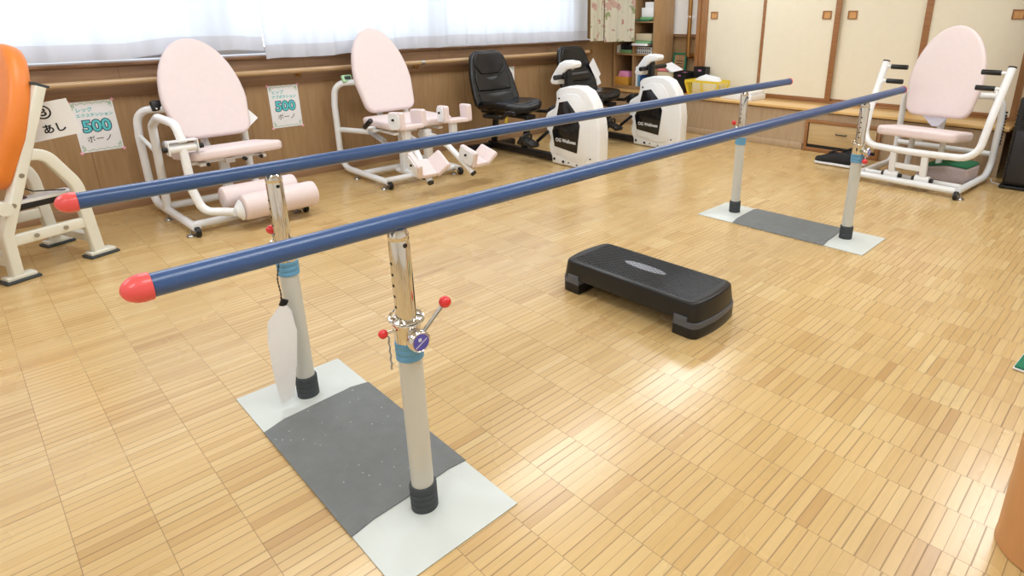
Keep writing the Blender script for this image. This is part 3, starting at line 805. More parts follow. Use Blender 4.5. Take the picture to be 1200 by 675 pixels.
# papers hung from the front left post
pp = thing('hanging_instruction_sheets', 'white sheets in a plastic sleeve hung on a black chain from the far front post', 'paper', (.032, -.041, .36), math.atan2(.945, .32))
n = 26; bm = bmesh.new()
for k in range(n):
    f = k/(n-1); q = Vector((.006-.012*f+.003*math.sin(f*9), -.0, .150-.150*f))
    bmesh.ops.create_uvsphere(bm, u_segments=6, v_segments=5, radius=.0032 if k % 2 else .0024, matrix=Matrix.Translation(q))
obj('chain', bm, BLACK, pp)
obj('clip', B((0.002, -.001, -.004), (.020, .010, .022), rot=(.1, .5, .1), bev=.002), BLACK, pp)
def hang(poly, off, bul, tw):
    t = bmesh.new()
    vs = [t.verts.new((x, 0, z)) for x, z in poly]; t.faces.new(vs)
    bmesh.ops.triangulate(t, faces=t.faces)
    for _ in range(4): bmesh.ops.subdivide_edges(t, edges=t.edges, cuts=1, use_grid_fill=True)
    for v in t.verts:
        v.co.y = off - bul*math.sin(PI*min(1, max(0, -v.co.z/.33))) + tw*v.co.x*(-v.co.z)/.33
    bmesh.ops.recalc_face_normals(t, faces=t.faces)
    bmesh.ops.solidify(t, geom=list(t.faces), thickness=.0007)
    return t
obj('sheet', hang([(.002, -.002), (.016, -.028), (.025, -.095), (.006, -.220), (-.011, -.314), (-.049, -.330), (-.056, -.232), (-.056, -.117), (-.048, -.052), (-.017, -.020)], -.004, .010, .10), PAPER, pp, ang=80)
obj('sheet', hang([(.004, -.004), (.020, -.036), (.024, -.11), (.010, -.215), (-.018, -.290), (-.040, -.318), (-.050, -.220), (-.050, -.110), (-.040, -.048), (-.014, -.018)], .004, .004, -.12), PAPER, pp, ang=80)

# ------------------------------------------------------------------ aerobic step
st = thing('step_platform', 'low black step platform with grey corner blocks on the parquet', 'step platform', (.340, 1.283, 0), R(1.2))
def barrel(w, dd, bow, r, n=10):
    o = []
    for sx, sy, a0 in ((1, 1, 0), (-1, 1, 90), (-1, -1, 180), (1, -1, 270)):
        for k in range(6):
            a = R(a0+90*k/5); o.append((sx*(w/2-r)+r*math.cos(a), sy*(dd/2-r)+r*math.sin(a)))
    # bow the short ends outwards
    out = []
    o2 = resample(o, 120)
    for p in o2:
        b = bow*(1-(2*p.y/dd)**2)
        out.append((p.x+(b if p.x > 0 else -b)*min(1, abs(p.x)/(w/2))**6, p.y))
    return out
def loft(polys_z, m=None):
    bm = bmesh.new(); rings = [[bm.verts.new((p[0], p[1], z)) for p in poly] for poly, z in polys_z]
    n = len(rings[0])
    for a, b in zip(rings, rings[1:]):
        for k in range(n): bm.faces.new((a[k], a[(k+1) % n], b[(k+1) % n], b[k]))
    bm.faces.new(rings[0]); bm.faces.new(rings[-1]); return bm
def sc(poly, dx, dy, w, dd): return [(p[0]*(1+dx*2/w), p[1]*(1+dy*2/dd)) for p in poly]
W_, D_ = .648, .278
bp0 = barrel(W_, D_, .018, .022)
# body: apron and top as a shell (long sides arch up between feet)
bm = loft([(sc(bp0, .007, .007, W_, D_), .0665), (sc(bp0, .007, .007, W_, D_), .074), (bp0, .132), (sc(bp0, -.002, -.002, W_, D_), .138), (sc(bp0, -.006, -.006, W_, D_), .142), (sc(bp0, -.012, -.012, W_, D_), .1435)])
obj('deck', bm, STEPK, st, ang=35)
bm = loft([(sc(bp0, -.016, -.016, W_, D_), .1436), (sc(bp0, -.017, -.017, W_, D_), .1450)]); top = obj('grip_surface', bm, mat('step_grip_rubber', (40, 43, 47), .55), st, ang=30)
# diagonal tread ribs
bm = bmesh.new(); hx, hy = W_/2-.03, D_/2-.022
for k in range(-28, 29):
    for sgn in (1, -1):
        c0 = k*.027
        pts = []
        t0, t1 = -hy, hy
        x0_, x1_ = c0+sgn*t0*1.6, c0+sgn*t1*1.6
        seg = []
        for (xa, yaa) in ((x0_, t0), (x1_, t1)): seg.append(Vector((xa, yaa, .1452)))
        # clip to x range
        a, b = seg
        if abs(b.x-a.x) < 1e-6: continue
        f0 = (max(-hx, min(hx, a.x))-a.x)/(b.x-a.x); f1 = (max(-hx, min(hx, b.x))-a.x)/(b.x-a.x)
        if abs(f1-f0) < .02: continue
        tube(bm, [a.lerp(b, f0), a.lerp(b, f1)], .0021, seg=4)
obj('tread_ribs', bm, STEPK, top, smooth=False)
el = [(.105*math.cos(2*PI*k/48), .024*math.sin(2*PI*k/48)) for k in range(48)]
obj('oval_pad', PR(el, .1448, .1466, axes='xy', mtx=TRS((-.01, .01, 0), (0, 0, R(-1)))), STEPL, st)
# end foot blocks: grey riser on black foot, at each end
for s in (-1, 1):
    def endpoly(ins, grow):
        P_ = [(p[0]*s, p[1]) for p in sc(bp0, grow, grow, W_, D_)]
        xc = W_/2-ins
        return P_, xc
    def clipx(P_, xc):
        out = []; n = len(P_)
        for i in range(n):
            a, b = P_[i], P_[(i+1) % n]
            if a[0] >= xc: out.append(a)
            if (a[0]-xc)*(b[0]-xc) < 0:
                f = (xc-a[0])/(b[0]-a[0]); out.append((xc, a[1]+(b[1]-a[1])*f))
        return [(x*s, y) for x, y in out]
    base = [(abs(p[0])*1 if False else p[0], p[1]) for p in bp0]
    q = clipx(sc(bp0, .010, .010, W_, D_), W_/2-.085)
    q1 = clipx(sc(bp0, .0105, .0105, W_, D_), W_/2-.083)
    rs_ = obj('grey_riser', PR(q1, .042, .066, axes='xy', bev=.001), STEPG, st)
    tb = [(p[0], p[1]) for p in clipx([(min(max(px_*s, 0), W_/2-.035)*s, py_) for px_, py_ in sc(bp0, .0125, .0125, W_, D_)], W_/2-.083)]
    for sy in (-1, 1): obj('riser_tab', B((s*(W_/2-.052), sy*(D_/2+.0085), .073), (.058, .006, .024), bev=.0022), STEPG, rs_)
    obj('foot', PR(q, .001, .0415, axes='xy', bev=.002), STEPK, st)

# ------------------------------------------------------------------ strength machines (shared frame pieces)
TR = .0225
def caster(par, x, y, s):
    w = obj('wheel', CY((x, y-.012*1, .028), (x, y+.012, .028), .028, seg=24, bev=.004), BLACK, par)
    bm = CY((x, y-.016, .028), (x, y+.016, .028), .010, seg=14); cyl(bm, (x, y, .028), (x-.03, y, .045), .009, seg=10)
    obj('axle', bm, STEEL, w)
def glide(par, x, y):
    obj('leveling_foot', lathe(bmesh.new(), [(.024, 0), (.025, .003), (.02, .009), (.008, .011), (.006, .012), (.006, .034)], TRS((x, y, .0003)), 20), STEEL, par)
def pad_back(par, w, h, z0, x0, lean, m=PINK, th=.055, yc=0):
    # local +y to the sitter's left; front of pad faces +x
    u = Vector((0, -1, 0)); v = Vector((-math.sin(lean), 0, math.cos(lean)))
    # u x v must face +x
    M_ = frameM((x0, yc, z0), (0, 1, 0), v)
    return obj('backrest', cushion(egg(w, h), th, .022, M_, crown=.006), m, par, ang=60)
def pad_seat(par, x0, x1, w, z, th=.055, tilt=0, m=PINK, yc=0, taper=0):
    ll = x1-x0
    poly = rrect(ll, w, .05)
    poly = [(p[0], p[1]*(1-taper*(.5-p[0]/ll))) for p in poly]
    return obj('seat', cushion(poly, th, .020, TRS(((x0+x1)/2, yc, z-th/2), (0, tilt, 0)), crown=.004), m, par, ang=60)
def side_loop(par, s, hw, ztop, yin, xback=-.43, xfront=.27, name='side_tube'):
    pts = [(xback+.13, s*yin, ztop), (xback+.10, s*(hw-.06), ztop), (xback, s*hw, ztop-.02), (xback, s*hw, .06), (xback+.12, s*hw, .045), (xfront, s*hw, .040)]
    pts = [(xback+.16, s*yin, ztop+.005), (xback+.02, s*(hw-.01), ztop), (xback, s*hw, ztop-.16), (xback, s*hw, .047), (xfront, s*hw, .047)]
    obj(name, T(pts, TR, fil=[0, .11, .05, .13, 0], seg=16), WHITE, par)

# ---- E2 leg extension with rollers
e2 = thing('leg_extension_machine', 'pink padded leg machine with two horizontal rollers, nearest the blue bar post', 'exercise machine', (-2.19, .505, 0), R(2))
e2p = e2
for s in (-1, 1):
    side_loop(e2, s, .30, .615, .13, xback=-.50, xfront=.27)
    caster(e2, .285, s*.30, s); glide(e2, -.17, s*.30-.02); glide(e2, .245, s*.295-.03)
obj('cross_tube', T([(.20, -.29, .045), (.20, .29, .045)], TR), WHITE, e2)
obj('cross_tube', T([(-.30, -.29, .047), (-.30, .29, .047)], TR), WHITE, e2)
obj('center_post', T([(-.46, 0, .61), (-.30, 0, .36), (-.05, 0, .33)], TR, fil=.06), WHITE, e2)
obj('center_post', B((-.06, .0, .19), (.05, .05, .29), bev=.005), WHITE, e2)
obj('center_post', T([(-.06, 0, .047), (.20, 0, .045)], TR), WHITE, e2)
obj('back_support', T([(-.47, -.13, .62), (-.47, .13, .62)], TR), WHITE, e2)
bmx = B((-.10, .0, .345), (.34, .05, .03)); box(bmx, (-.0, -.16, .355), (.26, .04, .018)); box(bmx, (-.0, .16, .355), (.26, .04, .018)); box(bmx, (.03, .0, .352), (.04, .40, .016))
sp = obj('seat_plate', bmx, WHITE, e2, smooth=False)
bmk = bmesh.new()
for y in (-.14, .06, .15): cyl(bmk, (.11, y, .352), (.135, y, .352), .011, seg=12)
obj('bolt', bmk, BLACK, sp)
pad_back(e2, .475, .62, .44, -.235, R(22), yc=.045)
pad_seat(e2, -.24, .20, .50, .418, tilt=R(-7), yc=.02)
# lever post: inverted U on the near side
obj('lever_post', T([(-.22, -.30, .047), (-.16, -.30, .56), (-.02, -.30, .62), (.16, -.27, .60), (.19, -.26, .50)], TR, fil=[0, .05, .05, .06, 0], seg=16), WHITE, e2)
br = bmesh.new()
for y in (-.335, -.195): box(br, (.19, y, .48), (.06, .006, .075), bev=.002)
box(br, (.19, -.265, .515), (.05, .14, .006)); cyl(br, (.19, -.33, .475), (.19, -.20, .475), .022)
pb_ = obj('pivot_bracket', br, WHITE, e2)
obj('bracket_knob', CY((.19, -.36, .475), (.19, -.337, .475), .014), BLACK, pb_)
obj('bracket_knob', CY((.19, -.195, .475), (.19, -.165, .475), .014), BLACK, pb_)
la = obj('lever_arm', T([(.19, -.265, .47), (.21, -.265, .24), (.24, -.24, .12), (.30, -.16, .115), (.36, -.12, .115)], TR, fil=[0, .03, .08, .05, 0], seg=16), WHITE, e2)
obj('roller_bracket', T([(.345, -.115, .115), (.345, -.085, .115)], [.024, .060], seg=24), WHITE, la)
def roller(par, x, z, r=.075, yc=.13, ln=.42):
    pr = [(.03, -ln/2), (r-.015, -ln/2), (r-.004, -ln/2+.006), (r, -ln/2+.02), (r, ln/2-.02), (r-.004, ln/2-.006), (r-.015, ln/2), (.03, ln/2)]
    return obj('leg_roller', lathe(bmesh.new(), pr, TRS((x, yc, z), (R(-90), 0, 0)), 36), PINK, par)
roller(e2, .35, .128); roller(e2, .205, .165, r=.065, yc=.08)
dm = obj('damper', CY((-.13, -.26, .45), (.13, -.255, .47), .022, seg=20), SILVERP, e2)
obj('damper_cap', CY((-.165, -.26, .447), (-.13, -.26, .45), .015), BLACK, dm)
obj('damper_cap', CY((.13, -.255, .47), (.155, -.255, .472), .020), BLACK, dm)
obj('strut', T([(-.46, -.30, .46), (-.20, -.30, .40)], .012, seg=10), WHITE, e2)
mo = obj('counter', B((-.39, -.185, .64), (.035, .095, .06), rot=(0, R(-20), R(10)), bev=.008), BLACK, e2)
bmk = bmesh.new()
for i in range(3): bmesh.ops.create_uvsphere(bmk, u_segments=10, v_segments=6, radius=.007, matrix=Matrix.Translation((-.366, -.212+i*.026, .625)))
obj('button', bmk, PAPER, mo)
tag(obj('instruction_sheet', B((-2.47, .72, .53), (.002, .13, .13), rot=(R(38), R(-12), 0)), PAPER, smooth=False), 'white sheet hanging behind the backrest of the roller leg machine', 'paper')

# ---- E3 hip abduction with U-shaped leg pads
e3 = thing('hip_abduction_machine', 'pink padded machine with four U-shaped leg pads beside the black bikes', 'exercise machine', (-2.26, 1.735, 0), R(0))
for s in (-1, 1):
    side_loop(e3, s, .295, .675, .12, xback=-.44, xfront=.255)
    caster(e3, .27, s*.295, s); glide(e3, -.17, s*.295-.02); glide(e3, .23, s*.29-.03)
    obj('brace', T([(-.44, s*.28, .33), (-.12, s*.20, .34)], .02), WHITE, e3)
obj('cross_tube', T([(-.12, -.28, .047), (-.12, .28, .047)], TR), WHITE, e3)
obj('cross_tube', T([(.20, -.28, .047), (.20, .28, .047)], TR), WHITE, e3)
obj('center_tube', T([(.0, -.07, .06), (.34, -.07, .06)], TR), WHITE, e3)
obj('center_tube_plug', CY((.34, -.07, .06), (.346, -.07, .06), TR-.002), BLACK, e3)
obj('center_post', B((.10, -.07, .22), (.05, .05, .31), bev=.004), WHITE, e3)
obj('center_post', B((.22, .06, .24), (.05, .05, .26), bev=.004), WHITE, e3)
obj('back_support', T([(-.43, -.10, .675), (-.43, .10, .675)], TR), WHITE, e3)
obj('back_support', T([(-.42, 0, .67), (-.30, 0, .38), (0, 0, .35)], TR, fil=.05), WHITE, e3)
bmx = B((-.02, 0, .372), (.34, .05, .03)); box(bmx, (.0, 0, .372), (.05, .50, .018)); box(bmx, (.10, -.18, .366), (.24, .035, .016)); box(bmx, (.10, .18, .366), (.24, .035, .016))
obj('seat_plate', bmx, WHITE, e3, smooth=False)
pad_back(e3, .455, .63, .465, -.17, R(21), yc=.02)
pad_seat(e3, -.19, .24, .52, .445, yc=.03)
for s in (-1, 1):
    g = obj('hand_grip', CY((.02, s*.31, .405), (.12, s*.31, .465), .017, seg=16, bev=.004), BLACK, e3)
    obj('grip_stub', T([(.0, s*.22, .39), (.0, s*.31, .395), (.03, s*.31, .41)], .011, fil=.02, seg=10), WHITE, g)
for s in (-1, 1):   # clear spring covers
    bm = bmesh.new()
    N_ = 90; pts = []
    for k in range(N_):
        f = k/(N_-1); a = f*2*PI*11
        c = Vector((-.12+.20*f, s*.20, .345-.05*f)); pts.append(c+Vector((0, math.cos(a), math.sin(a)))*.018)
    tube(bm, pts, .0035, seg=5); obj('spring', bm, CLIPW, e3)
    obj('spring_cap', CY((-.15, s*.20, .352), (-.12, s*.20, .345), .024), WHITE, e3)
mo = obj('counter', B((-.36, -.215, .705), (.03, .075, .055), rot=(0, R(-25), 0), bev=.008), LIME, e3)
obj('counter_screen', B((-.344, -.215, .714), (.004, .045, .024), rot=(0, R(-25), 0)), SCREEN, mo, smooth=False)
def upad(par, M_, w=.155, dpt=.13, h=.12, th=.042, fl=(0, 0)):
    """a U cushion: floor and two walls; local x = channel axis, y across, z up; fl = outward lean of each wall"""
    hw = w/2
    t = obj('leg_pad', cushion(rrect(dpt, w, .01), .03, .008, M_), PINK, par)
    WM = {}
    for s_, f in ((-1, fl[0]), (1, fl[1])):
        WM[s_] = M_ @ TRS((0, s_*hw, -.012)) @ TRS((0, 0, 0), (R(-s_*f), 0, 0)) @ TRS((0, s_*th*.2, h/2), (R(90), 0, 0))
        obj('pad_wall', cushion(rrect(dpt, h, .014), th, .012, WM[s_]), PINK, t)
    # local z of the wall matrix points to -y: the outer face of the left wall
    pl = obj('side_plate', PR(rrect(dpt*.86, h*.86, .03), th/2+.0005, th/2+.0065, axes='xy', mtx=WM[-1]), WHITE, t)
    obj('plate_screw', CY(WM[-1] @ Vector((0, .012, th/2+.004)), WM[-1] @ Vector((0, .012, th/2+.018)), .008, seg=12), BLACK, pl)
upad(e3, TRS((.36, -.165, .432), (0, R(-4), R(8))), w=.165)
upad(e3, TRS((.36, .215, .432), (0, R(-4), R(-12))), w=.155)
upad(e3, TRS((.57, -.20, .185), (0, R(30), R(-4))), w=.11, dpt=.16, h=.115, th=.036, fl=(14, 42))
upad(e3, TRS((.58, .20, .175), (0, R(16), R(6))), w=.11, dpt=.16, h=.115, th=.036, fl=(2, 44))
for s in (-1, 1):
    obj('pad_stem', B((.36, s*.19, .37), (.045, .045, .10), bev=.003), WHITE, e3)
    obj('swing_arm', T([(.14, s*.05, .325), (.28, s*.085, .32), (.42, s*.13-.03, .27), (.62, s*.175-.02, .10)], .021, fil=[0, .05, .08, 0], seg=14), WHITE, e3)
    obj('arm_plug', CY((.62, s*.175-.02, .10), (.629, s*.1765-.02, .092), .021), BLACK, e3)
    obj('pivot_post', CY((.16, s*.06, .28), (.16, s*.06, .36), .024), WHITE, e3)

# ---- E4 chest press at the right
e4 = thing('chest_press_machine', 'pink padded chair with white push arms and black grips in front of the sliding doors', 'exercise machine', (.565, 4.14, 0), R(-94))
for s in (-1, 1):
    side_loop(e4, s, .325, .60, .12, xback=-.42, xfront=.25)
    caster(e4, .275, s*.335, s); glide(e4, -.17, s*.325-.02); glide(e4, .235, s*.35)
obj('cross_tube', T([(.235, -.32, .047), (.235, .32, .047)], TR), WHITE, e4)
obj('cross_tube', T([(.12, -.31, .050), (.12, .31, .050)], TR*.9), WHITE, e4)
obj('cross_tube', T([(-.40, -.31, .20), (-.40, .31, .20)], TR*.85), WHITE, e4)
obj('back_support', T([(-.40, -.12, .605), (-.40, .12, .605)], TR), WHITE, e4)
for s in (-1, 1):
    obj('seat_post', T([(-.05, s*.10, .07), (-.08, s*.10, .34)], .02), WHITE, e4)
obj('seat_rail', T([(-.38, 0, .60), (-.28, 0, .33), (.12, 0, .33)], TR, fil=.05), WHITE, e4)
obj('seat_rail', T([(.0, -.16, .325), (.0, .16, .325)], .016), WHITE, e4)
pad_back(e4, .47, .63, .455, -.145, R(15))
pad_seat(e4, -.20, .23, .50, .388, th=.062, tilt=R(-6))
# push arm
pts = [(.0, -.335, .82), (.15, -.335, .50), (.20, -.33, .262), (.24, .0, .258), (.20, .385, .262), (.15, .405, .50), (.03, .430, .82)]
pa = obj('push_arm', T(pts, .023, fil=[0, .3, .11, .9, .11, .3, 0], seg=16), WHITE, e4)
for s in (-1, 1):
    yt = -.335 if s < 0 else .430
    xt = 0 if s < 0 else .03
    obj('arm_plug', CY((xt, yt, .82), (xt-.003, yt, .829), .0235), BLACK, pa)
    for z in (.79, .695):
        f = (z-.5)/.32; y = -.335 if s < 0 else .405+.025*f; x = .15-(.15 if s < 0 else .12)*f
        st_ = obj('grip_stub', CY((x, y, z), (x, y-s*.055, z), .010, seg=12), WHITE, pa)
        obj('hand_grip', CY((x, y-s*.045, z), (x, y-s*.155, z), .0165, seg=16, bev=.004), BLACK, st_)
    obj('grip_gusset', T([(.072, s*.31 if s < 0 else .37, .69), (.08, s*.325 if s < 0 else .39, .675), (.10, s*.335 if s < 0 else .412, .61)], .010, fil=.02, seg=8), WHITE, pa)
    lk = obj('link_arm', B((.215, s*.10, .165), (.032, .042, .225), rot=(0, R(6), 0), bev=.006), WHITE, e4)
    obj('pivot_hub', CY((.205, s*.10-.045, .078), (.205, s*.10+.045, .078), .028, seg=20, bev=.003), WHITE, lk)
    for q in (-1, 1): obj('pivot_knob', CY((.205, s*.10+q*.047, .078), (.205, s*.10+q*.066, .078), .014, seg=14), BLACK, lk)
obj('link_brace', B((.212, 0, .15), (.024, .16, .036), bev=.004), WHITE, e4)
bmk = bmesh.new()
for i in range(11): box(bmk, (-.4435, .345, .27+i*.022), (.006, .012, .013))
obj('printed_letters', bmk, INK, e4, smooth=False)
sh = PR([(-.135, .07), (.125, .07), (.03, -.055), (-.01, -.055)], 0, .003, axes='yz', bev=.0005, mtx=TRS((.02, 0, 0)))
cl = thing('hanging_cloth', 'pale lavender cloth corner hanging below the backrest of the chest press', 'cloth', (.563, 4.335, .437), R(-94))
obj('cloth', sh, mat('lavender_cloth', (222, 224, 236), .8), cl)

# fabric bag under the chest press
bg = thing('fabric_cushion_box', 'mottled grey pink fabric box with a green felt top under the chest press', 'storage box', (.70, 4.26, 0), R(-6))
poly = [(-.155, .0), (.17, .0), (.175, .115), (.05, .12), (-.12, .085)]
obj('box_body', PR(poly, -.12, .13, bev=.018, seg=3, mtx=TRS((0, 0, .032))), FABRIC, bg)
obj('felt_top', PR([(-.125, .118), (.05, .1535), (.172, .1485), (.16, .163), (.04, .168), (-.11, .130)], -.115, .125, bev=.004), GREENF, bg)
obj('wooden_runner', B((0, -.03, .016), (.30, .05, .030), bev=.003), SHELFW, bg)

# ------------------------------------------------------------------ leg machine with orange backrest (left edge)
e1 = thing('leg_press_machine', 'cream framed machine with an orange backrest at the left edge of the room', 'exercise machine', (-2.03, -.60, 0), R(-70))
def flat(pts, a, b, m, name, par, fil=0, seg=0):
    sec = [(-a, -b), (a, -b), (a, b), (-a, b)]
    P = []
    r = min(a, b)*.35
    for cx, cy, a0 in ((a-r, b-r, 0), (-a+r, b-r, 90), (-a+r, -b+r, 180), (a-r, -b+r, 270)):
        for k in range(4):
            t = R(a0+30*k); P.append((cx+r*math.cos(t), cy+r*math.sin(t)))
    return obj(name, T(pts, 1, fil=fil, sec=P), m, par)
for s in (-1, 1):
    y = s*.19
    flat([(.010, y, .028), (.004, y, .22), (-.045, y, .33), (-.272, y, .845)], .028, .022, CREAM, 'main_post', e1, fil=[0, .08, .08, 0])
    ar = flat([(-.14, y, .555), (-.22, y, .545), (-.315, y, .38), (-.335, y, .028)], .026, .021, CREAM, 'rear_arch', e1, fil=[0, .12, .16, 0])
    lb = flat([(.02, y, .185), (-.33, y, .185)], .025, .015, CREAM, 'lower_beam', e1)
    bmk = bmesh.new()
    for x in (-.10, -.22): cyl(bmk, (x, y+.0155*s, .187), (x, y+.022*s, .187), .010, seg=12)
    obj('bolt', bmk, STEEL, lb)
    for x in (.01, -.335):
        ft = obj('foot_plate', B((x-.01, y, .021), (.115, .062, .016), bev=.003), CREAM, e1)
        obj('rubber_foot', B((x-.01, y, .0065), (.135, .082, .012), bev=.003), DGREY, ft)
    obj('post_cap', B((-.277, y, .851), (.062, .046, .012), rot=(0, R(-24), 0), bev=.002), DGREY, e1)
    bmk = bmesh.new()
    for x, z in ((-.105, .47), (-.045, .345)): cyl(bmk, (x, y+.022*s, z), (x, y+.029*s, z), .011, seg=12)
    obj('bolt', bmk, STEEL, e1)
obj('cross_member', B((.0, 0, .33), (.05, .35, .04), bev=.004), CREAM, e1)
obj('cross_member', B((-.34, 0, .09), (.04, .36, .04), bev=.004), CREAM, e1)
obj('cross_member', B((-.165, 0, .62), (.03, .35, .04), bev=.004), CREAM, e1)
obj('cross_member', B((.0, 0, .09), (.05, .35, .05), bev=.004), CREAM, e1)
lean = R(23)
Mb = frameM((-.030, 0, .415), (0, 1, 0), (-math.sin(lean), 0, math.cos(lean)))
obj('backrest', cushion(egg(.46, .66), .085, .032, Mb, crown=.008), ORANGE, e1, ang=60)
obj('seat', cushion(rrect(.44, .46, .06), .08, .03, TRS((.33, 0, .40))), ORANGE, e1, ang=60)
obj('seat_support', B((.24, 0, .28), (.46, .07, .05), bev=.004), CREAM, e1)
obj('seat_support', B((.46, 0, .13), (.06, .06, .24), bev=.004), CREAM, e1)
ft = obj('foot_plate', B((.46, 0, .018), (.07, .36, .016), bev=.003), CREAM, e1); obj('rubber_foot', B((.46, 0, .0055), (.09, .40, .010), bev=.003), DGREY, ft)
obj('hand_lever', T([(-.03, .235, .345), (.16, .24, .345), (.42, .24, .40)], .014, fil=.05), WHITE, e1)
obj('lever_hub', CY((-.0, .205, .345), (-.0, .25, .345), .03), CREAM, e1)
tr = obj('guide_tray', B((-.17, .10, .335), (.32, .09, .016), bev=.004), WHITE, e1)
obj('guide_slot', B((-.17, .10, .312), (.31, .085, .026), bev=.004), BLACK, tr)
obj('tray_knob', lathe(bmesh.new(), [(.018, 0), (.02, .004), (.010, .012), (.008, .02), (0, .022)], TRS((-.13, .10, .343)), 16), mat('brown_plastic', (96, 50, 38), .5), tr)
pd = obj('calf_pad', cushion([(.026*math.cos(2*PI*k/40), .075*math.sin(2*PI*k/40)) for k in range(40)], .02, .008, frameM((-.12, .12, .46), (1, 0, .12), (.12, 0, 1))), BLACK, e1)
obj('cable', T([(-.13, .12, .40), (-.17, .12, .37), (-.25, .12, .355), (-.30, .12, .345)], .003, fil=.03, seg=8), BLACK, e1)
# hanging number sign
sg = thing('number_sign', 'white card with a circled 3 hung by a string from the cream post', 'sign', (-1.985, -.262, .60)); sg.rotation_euler = (R(9), 0, R(-12))
obj('card', B((0, 0, .085), (.0015, .205, .168)), PAPER, sg, smooth=False)
text('number_lettering', '③', .074, frameM((.0012, -.004, .122), (0, 1, 0), (0, 0, 1)), INK, sg, offset=.0012)
text('word_lettering', 'あし', .046, frameM((.0012, .012, .045), (0, 1, 0), (0, 0, 1)), INK, sg, offset=.0012)
obj('string', T([(.0, -.01, .165), (.035, -.03, .215), (.0, -.028, .255)], .0014, seg=6), BRASS, sg)

# ------------------------------------------------------------------ recumbent bikes
def bike(loc_, label):
    t = thing('recumbent_bike', label, 'exercise bike', loc_, R(0))
    hw = .055
    poly = [(-.235, .004), (-.235, .055), (-.262, .10), (-.27, .155), (-.25, .21), (-.29, .265), (-.305, .37), (-.285, .405), (-.195, .455), (-.18, .52), (-.185, .575), (-.15, .605), (-.04, .632), (.07, .635), (.15, .605), (.215, .52), (.262, .40), (.278, .30), (.275, .10), (.262, .004)]
    hs = obj('housing', PR(poly, -hw, hw, bev=.016, seg=3), WHITE, t, ang=50)
    # raised outer face
    inner = [(-.19, .09), (-.205, .16), (-.19, .24), (-.22, .31), (-.215, .37), (-.135, .43), (-.125, .545), (-.05, .575), (.06, .575), (.12, .52), (.165, .40), (.17, .12), (.13, .06), (.0, .06)]
    for s in (-1, 1):
        obj('side_cover', PR(inner, s*hw, s*(hw+.006), bev=.003), WHITE, hs, ang=50)
        pan = [(-.135, .50), (-.045, .52), (.035, .445), (.085, .345), (.055, .125), (-.19, .15), (-.215, .27), (-.165, .38)]
        pan = [(x, z) for x, z in pan]
        pn = obj('dark_panel', PR(pan, s*(hw+.0062), s*(hw+.0105), bev=.0012), mat('gloss_black_panel', (22, 22, 25), .15), hs, ang=50)
        ax = (1, 0, 0) if s < 0 else (-1, 0, 0)
        text('brand_lettering', 'OG Wellness', .040, frameM((-.065, s*(hw+.0108), .205), ax, (0, 0, 1)), PAPER, pn, offset=.0004)
        bmk = bmesh.new()
        for x, z, r in ((-.20, .045, .010), (-.10, .035, .010), (-.04, .036, .005), (.19, .10, .006), (-.14, .53, .007), (.05, .03, .005)): cyl(bmk, (x, s*(hw+.0005), z), (x, s*(hw+.008), z), r, seg=12)
        obj('screw', bmk, BLACK, hs)
    # frame
    obj('floor_beam', B((-.66, 0, .040), (.86, .06, .055), bev=.005), BLACKM, t)
    obj('stabilizer', B((-1.07, 0, .030), (.06, .46, .045), bev=.006), BLACKM, t)
    for s in (-1, 1): obj('end_cap', B((-1.07, s*.235, .028), (.07, .03, .052), bev=.006), BLACK, t)
    obj('seat_strut', flatbar((-.63, 0, .06), (-.56, 0, .33), .05, .035), BLACKM, t)
    obj('seat_strut', flatbar((-1.04, 0, .05), (-.99, 0, .34), .05, .035), BLACKM, t)
    obj('seat_rail', B((-.84, 0, .335), (.62, .10, .035), bev=.005), BLACKM, t)
    # bucket seat
    shell = [(u*1.1, v*1.12) for u, v in [(-.215, .0), (.215, .0), (.222, .06), (.208, .22), (.165, .37), (.135, .405), (.09, .42), (-.09, .42), (-.135, .405), (-.165, .37), (-.208, .22), (-.222, .06)]]
    ln = R(17)
    Mb_ = frameM((-.99, -.02, .395), (0, 1, 0), (-math.sin(ln), 0, math.cos(ln)))
    def bend(u, v, w): return Vector((u, v, w+.9*u*u+.25*(v-.2)**2))
    sb = obj('backrest', cushion(shell, .06, .026, Mb_, bend), BLACKV, t, ang=60)
    def bend2(u, v, w): return Vector((u, v, w+.9*u*u+.25*(v-.2)**2+.026))
    obj('head_cushion', cushion([(-.095, .265), (.095, .265), (.160, .335), (.155, .40), (.11, .45), (-.11, .45), (-.155, .40), (-.160, .335)], .028, .012, Mb_, bend2, crown=.004), BLACKV, sb, ang=60)
    obj('lumbar_cushion', cushion([(-.18, .12), (.18, .12), (.185, .22), (.165, .305), (.105, .247), (-.105, .247), (-.165, .305), (-.185, .22)], .034, .014, Mb_, bend2, crown=.004), BLACKV, sb, ang=60)
    obj('lower_cushion', cushion([(-.18, .0), (.18, .0), (.18, .105), (-.18, .105)], .030, .012, Mb_, bend2, crown=.004), BLACKV, sb, ang=60)
    sp_ = [(-.20, -.215), (.06, -.215), (.19, -.19), (.225, -.13), (.235, 0), (.225, .13), (.19, .19), (.06, .215), (-.20, .215)]
    def bs(u, v, w): return Vector((u, v, w+.8*v*v-.35*max(0, u-.12)**2*3))
    ss = obj('seat', cushion(sp_, .075, .032, TRS((-.78, -.01, .395), (0, R(-3), 0)), bs), BLACKV, t, ang=60)
    def bs2(u, v, w): return Vector((u, v, w+.8*v*v-.35*max(0, u-.12)**2*3+.034))
    obj('seat_cushion', cushion([(-.15, -.12), (.17, -.11), (.19, 0), (.17, .11), (-.15, .12)], .022, .010, TRS((-.78, -.01, .395), (0, R(-3), 0)), bs2), BLACKV, ss, ang=60)
    obj('adjust_lever', CY((-.70, -.12, .33), (-.70, -.135, .285), .012), YELLOW, t)
